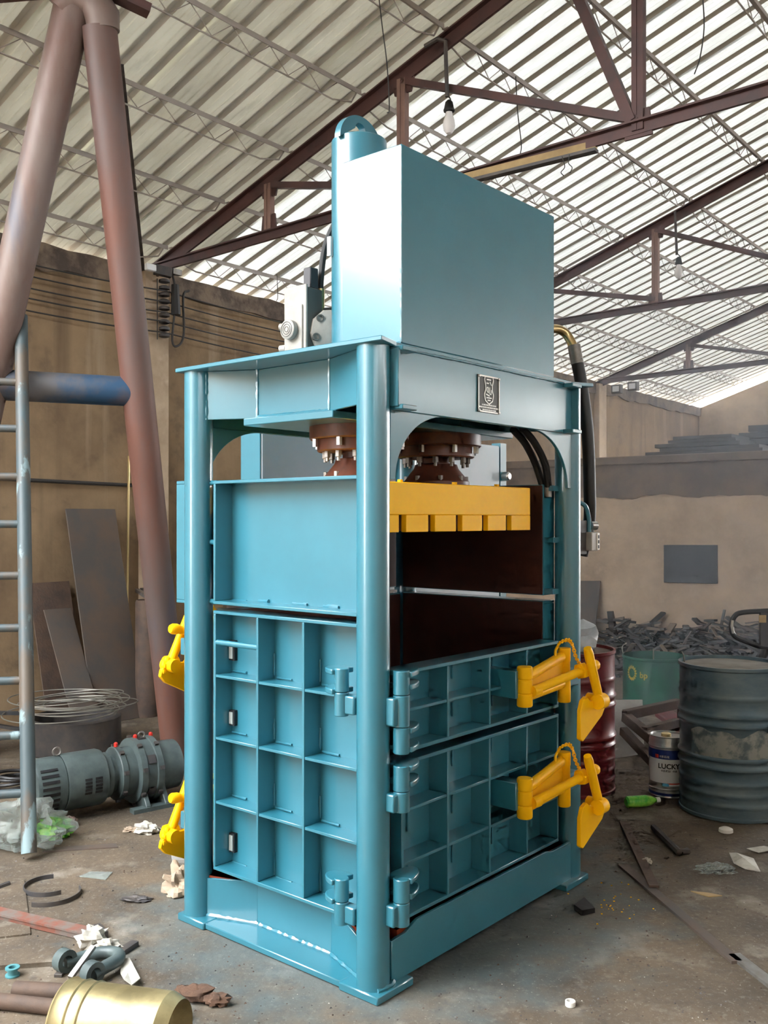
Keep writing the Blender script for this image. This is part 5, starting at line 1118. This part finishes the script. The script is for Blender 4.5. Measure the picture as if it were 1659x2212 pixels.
a, b = HW(13.85, .35, 3.72), HW(13.85, .62, 3.74)
for i, p in enumerate((a, b)):
    t = thing('floodlight', ['left', 'right'][i] + ' small lamp of the pair under the farthest truss foot', 'lamp', p)
    mb = MB(); mb.obox((0, 0, 0), Matrix.Rotation(HROT, 3, 'Z'), .10, .16, .14); mb.build('lamp_body', 'dark_steel', t); mb = MB(); mb.obox(tuple(-HD * .052), Matrix.Rotation(HROT, 3, 'Z'), .01, .11, .09); mb.build('lamp_face', 'floodlight', t)

# fine grit and chips on the floor
random.seed(99); mb = MB()
for i in range(1100):
    px, py = random.uniform(-40, 1700), 1560 + 660 * random.random() ** .7; p = fl(px, py); r = random.uniform(.002, .007)
    q = p - PRESS0; q = Matrix.Rotation(-PRESSROT, 3, 'Z') @ q
    if -.08 < q.x < 1.5 and -.1 < q.y < 1.1: continue
    mb.cur = random.choice((0, 0, 0, 2, 2, 2, 1)); r *= .6 if mb.cur == 1 else 1; a = random.uniform(0, 6.28); z = r * .8
    mb.add([p + Vector((r * math.cos(a), r * math.sin(a), 0)), p + Vector((r * math.cos(a + 2.1), r * math.sin(a + 2.1), 0)), p + Vector((r * math.cos(a + 4.2), r * math.sin(a + 4.2), 0)), p + Vector((0, 0, z))], [(0, 1, 3), (1, 2, 3), (2, 0, 3)])
tag(mb.build('floor_grit', ['rust', 'paper', 'dark_steel'], smooth=0), 'scattered grit and metal chips on the workshop floor', 'grit', kind='stuff')
mb = MB()
for i in range(28):
    p = fl(random.gauss(1330, 35), random.gauss(1940, 22)); r = random.uniform(.0015, .0045); mb.box(p.x - r, p.x + r, p.y - r * .6, p.y + r * .6, 0, .003)
tag(mb.build('yellow_paint_flakes', 'yellow', smooth=0), 'tiny yellow paint flakes on the floor by the press', 'paint flakes', kind='stuff')

# thin bluish haze volume in the far part of the hall
hz = bpy.data.materials.new('thin_haze'); hz.use_nodes = True; nt = hz.node_tree; nt.nodes.remove(nt.nodes['Principled BSDF'])
vs_ = nt.nodes.new('ShaderNodeVolumeScatter'); vs_.inputs['Color'].default_value = (.80, .90, 1.0, 1); vs_.inputs['Density'].default_value = .07; vs_.inputs['Anisotropy'].default_value = .25
nt.links.new(vs_.outputs['Volume'], nt.nodes['Material Output'].inputs['Volume']); M['haze'] = hz
mb = MB(); wall_box(mb, 5.25, HR - .1, 2.9, SR - .05, .002, 3.6); tag(mb.build('haze', 'haze', smooth=0), 'thin bluish haze hanging over the far floor', 'haze', kind='stuff')
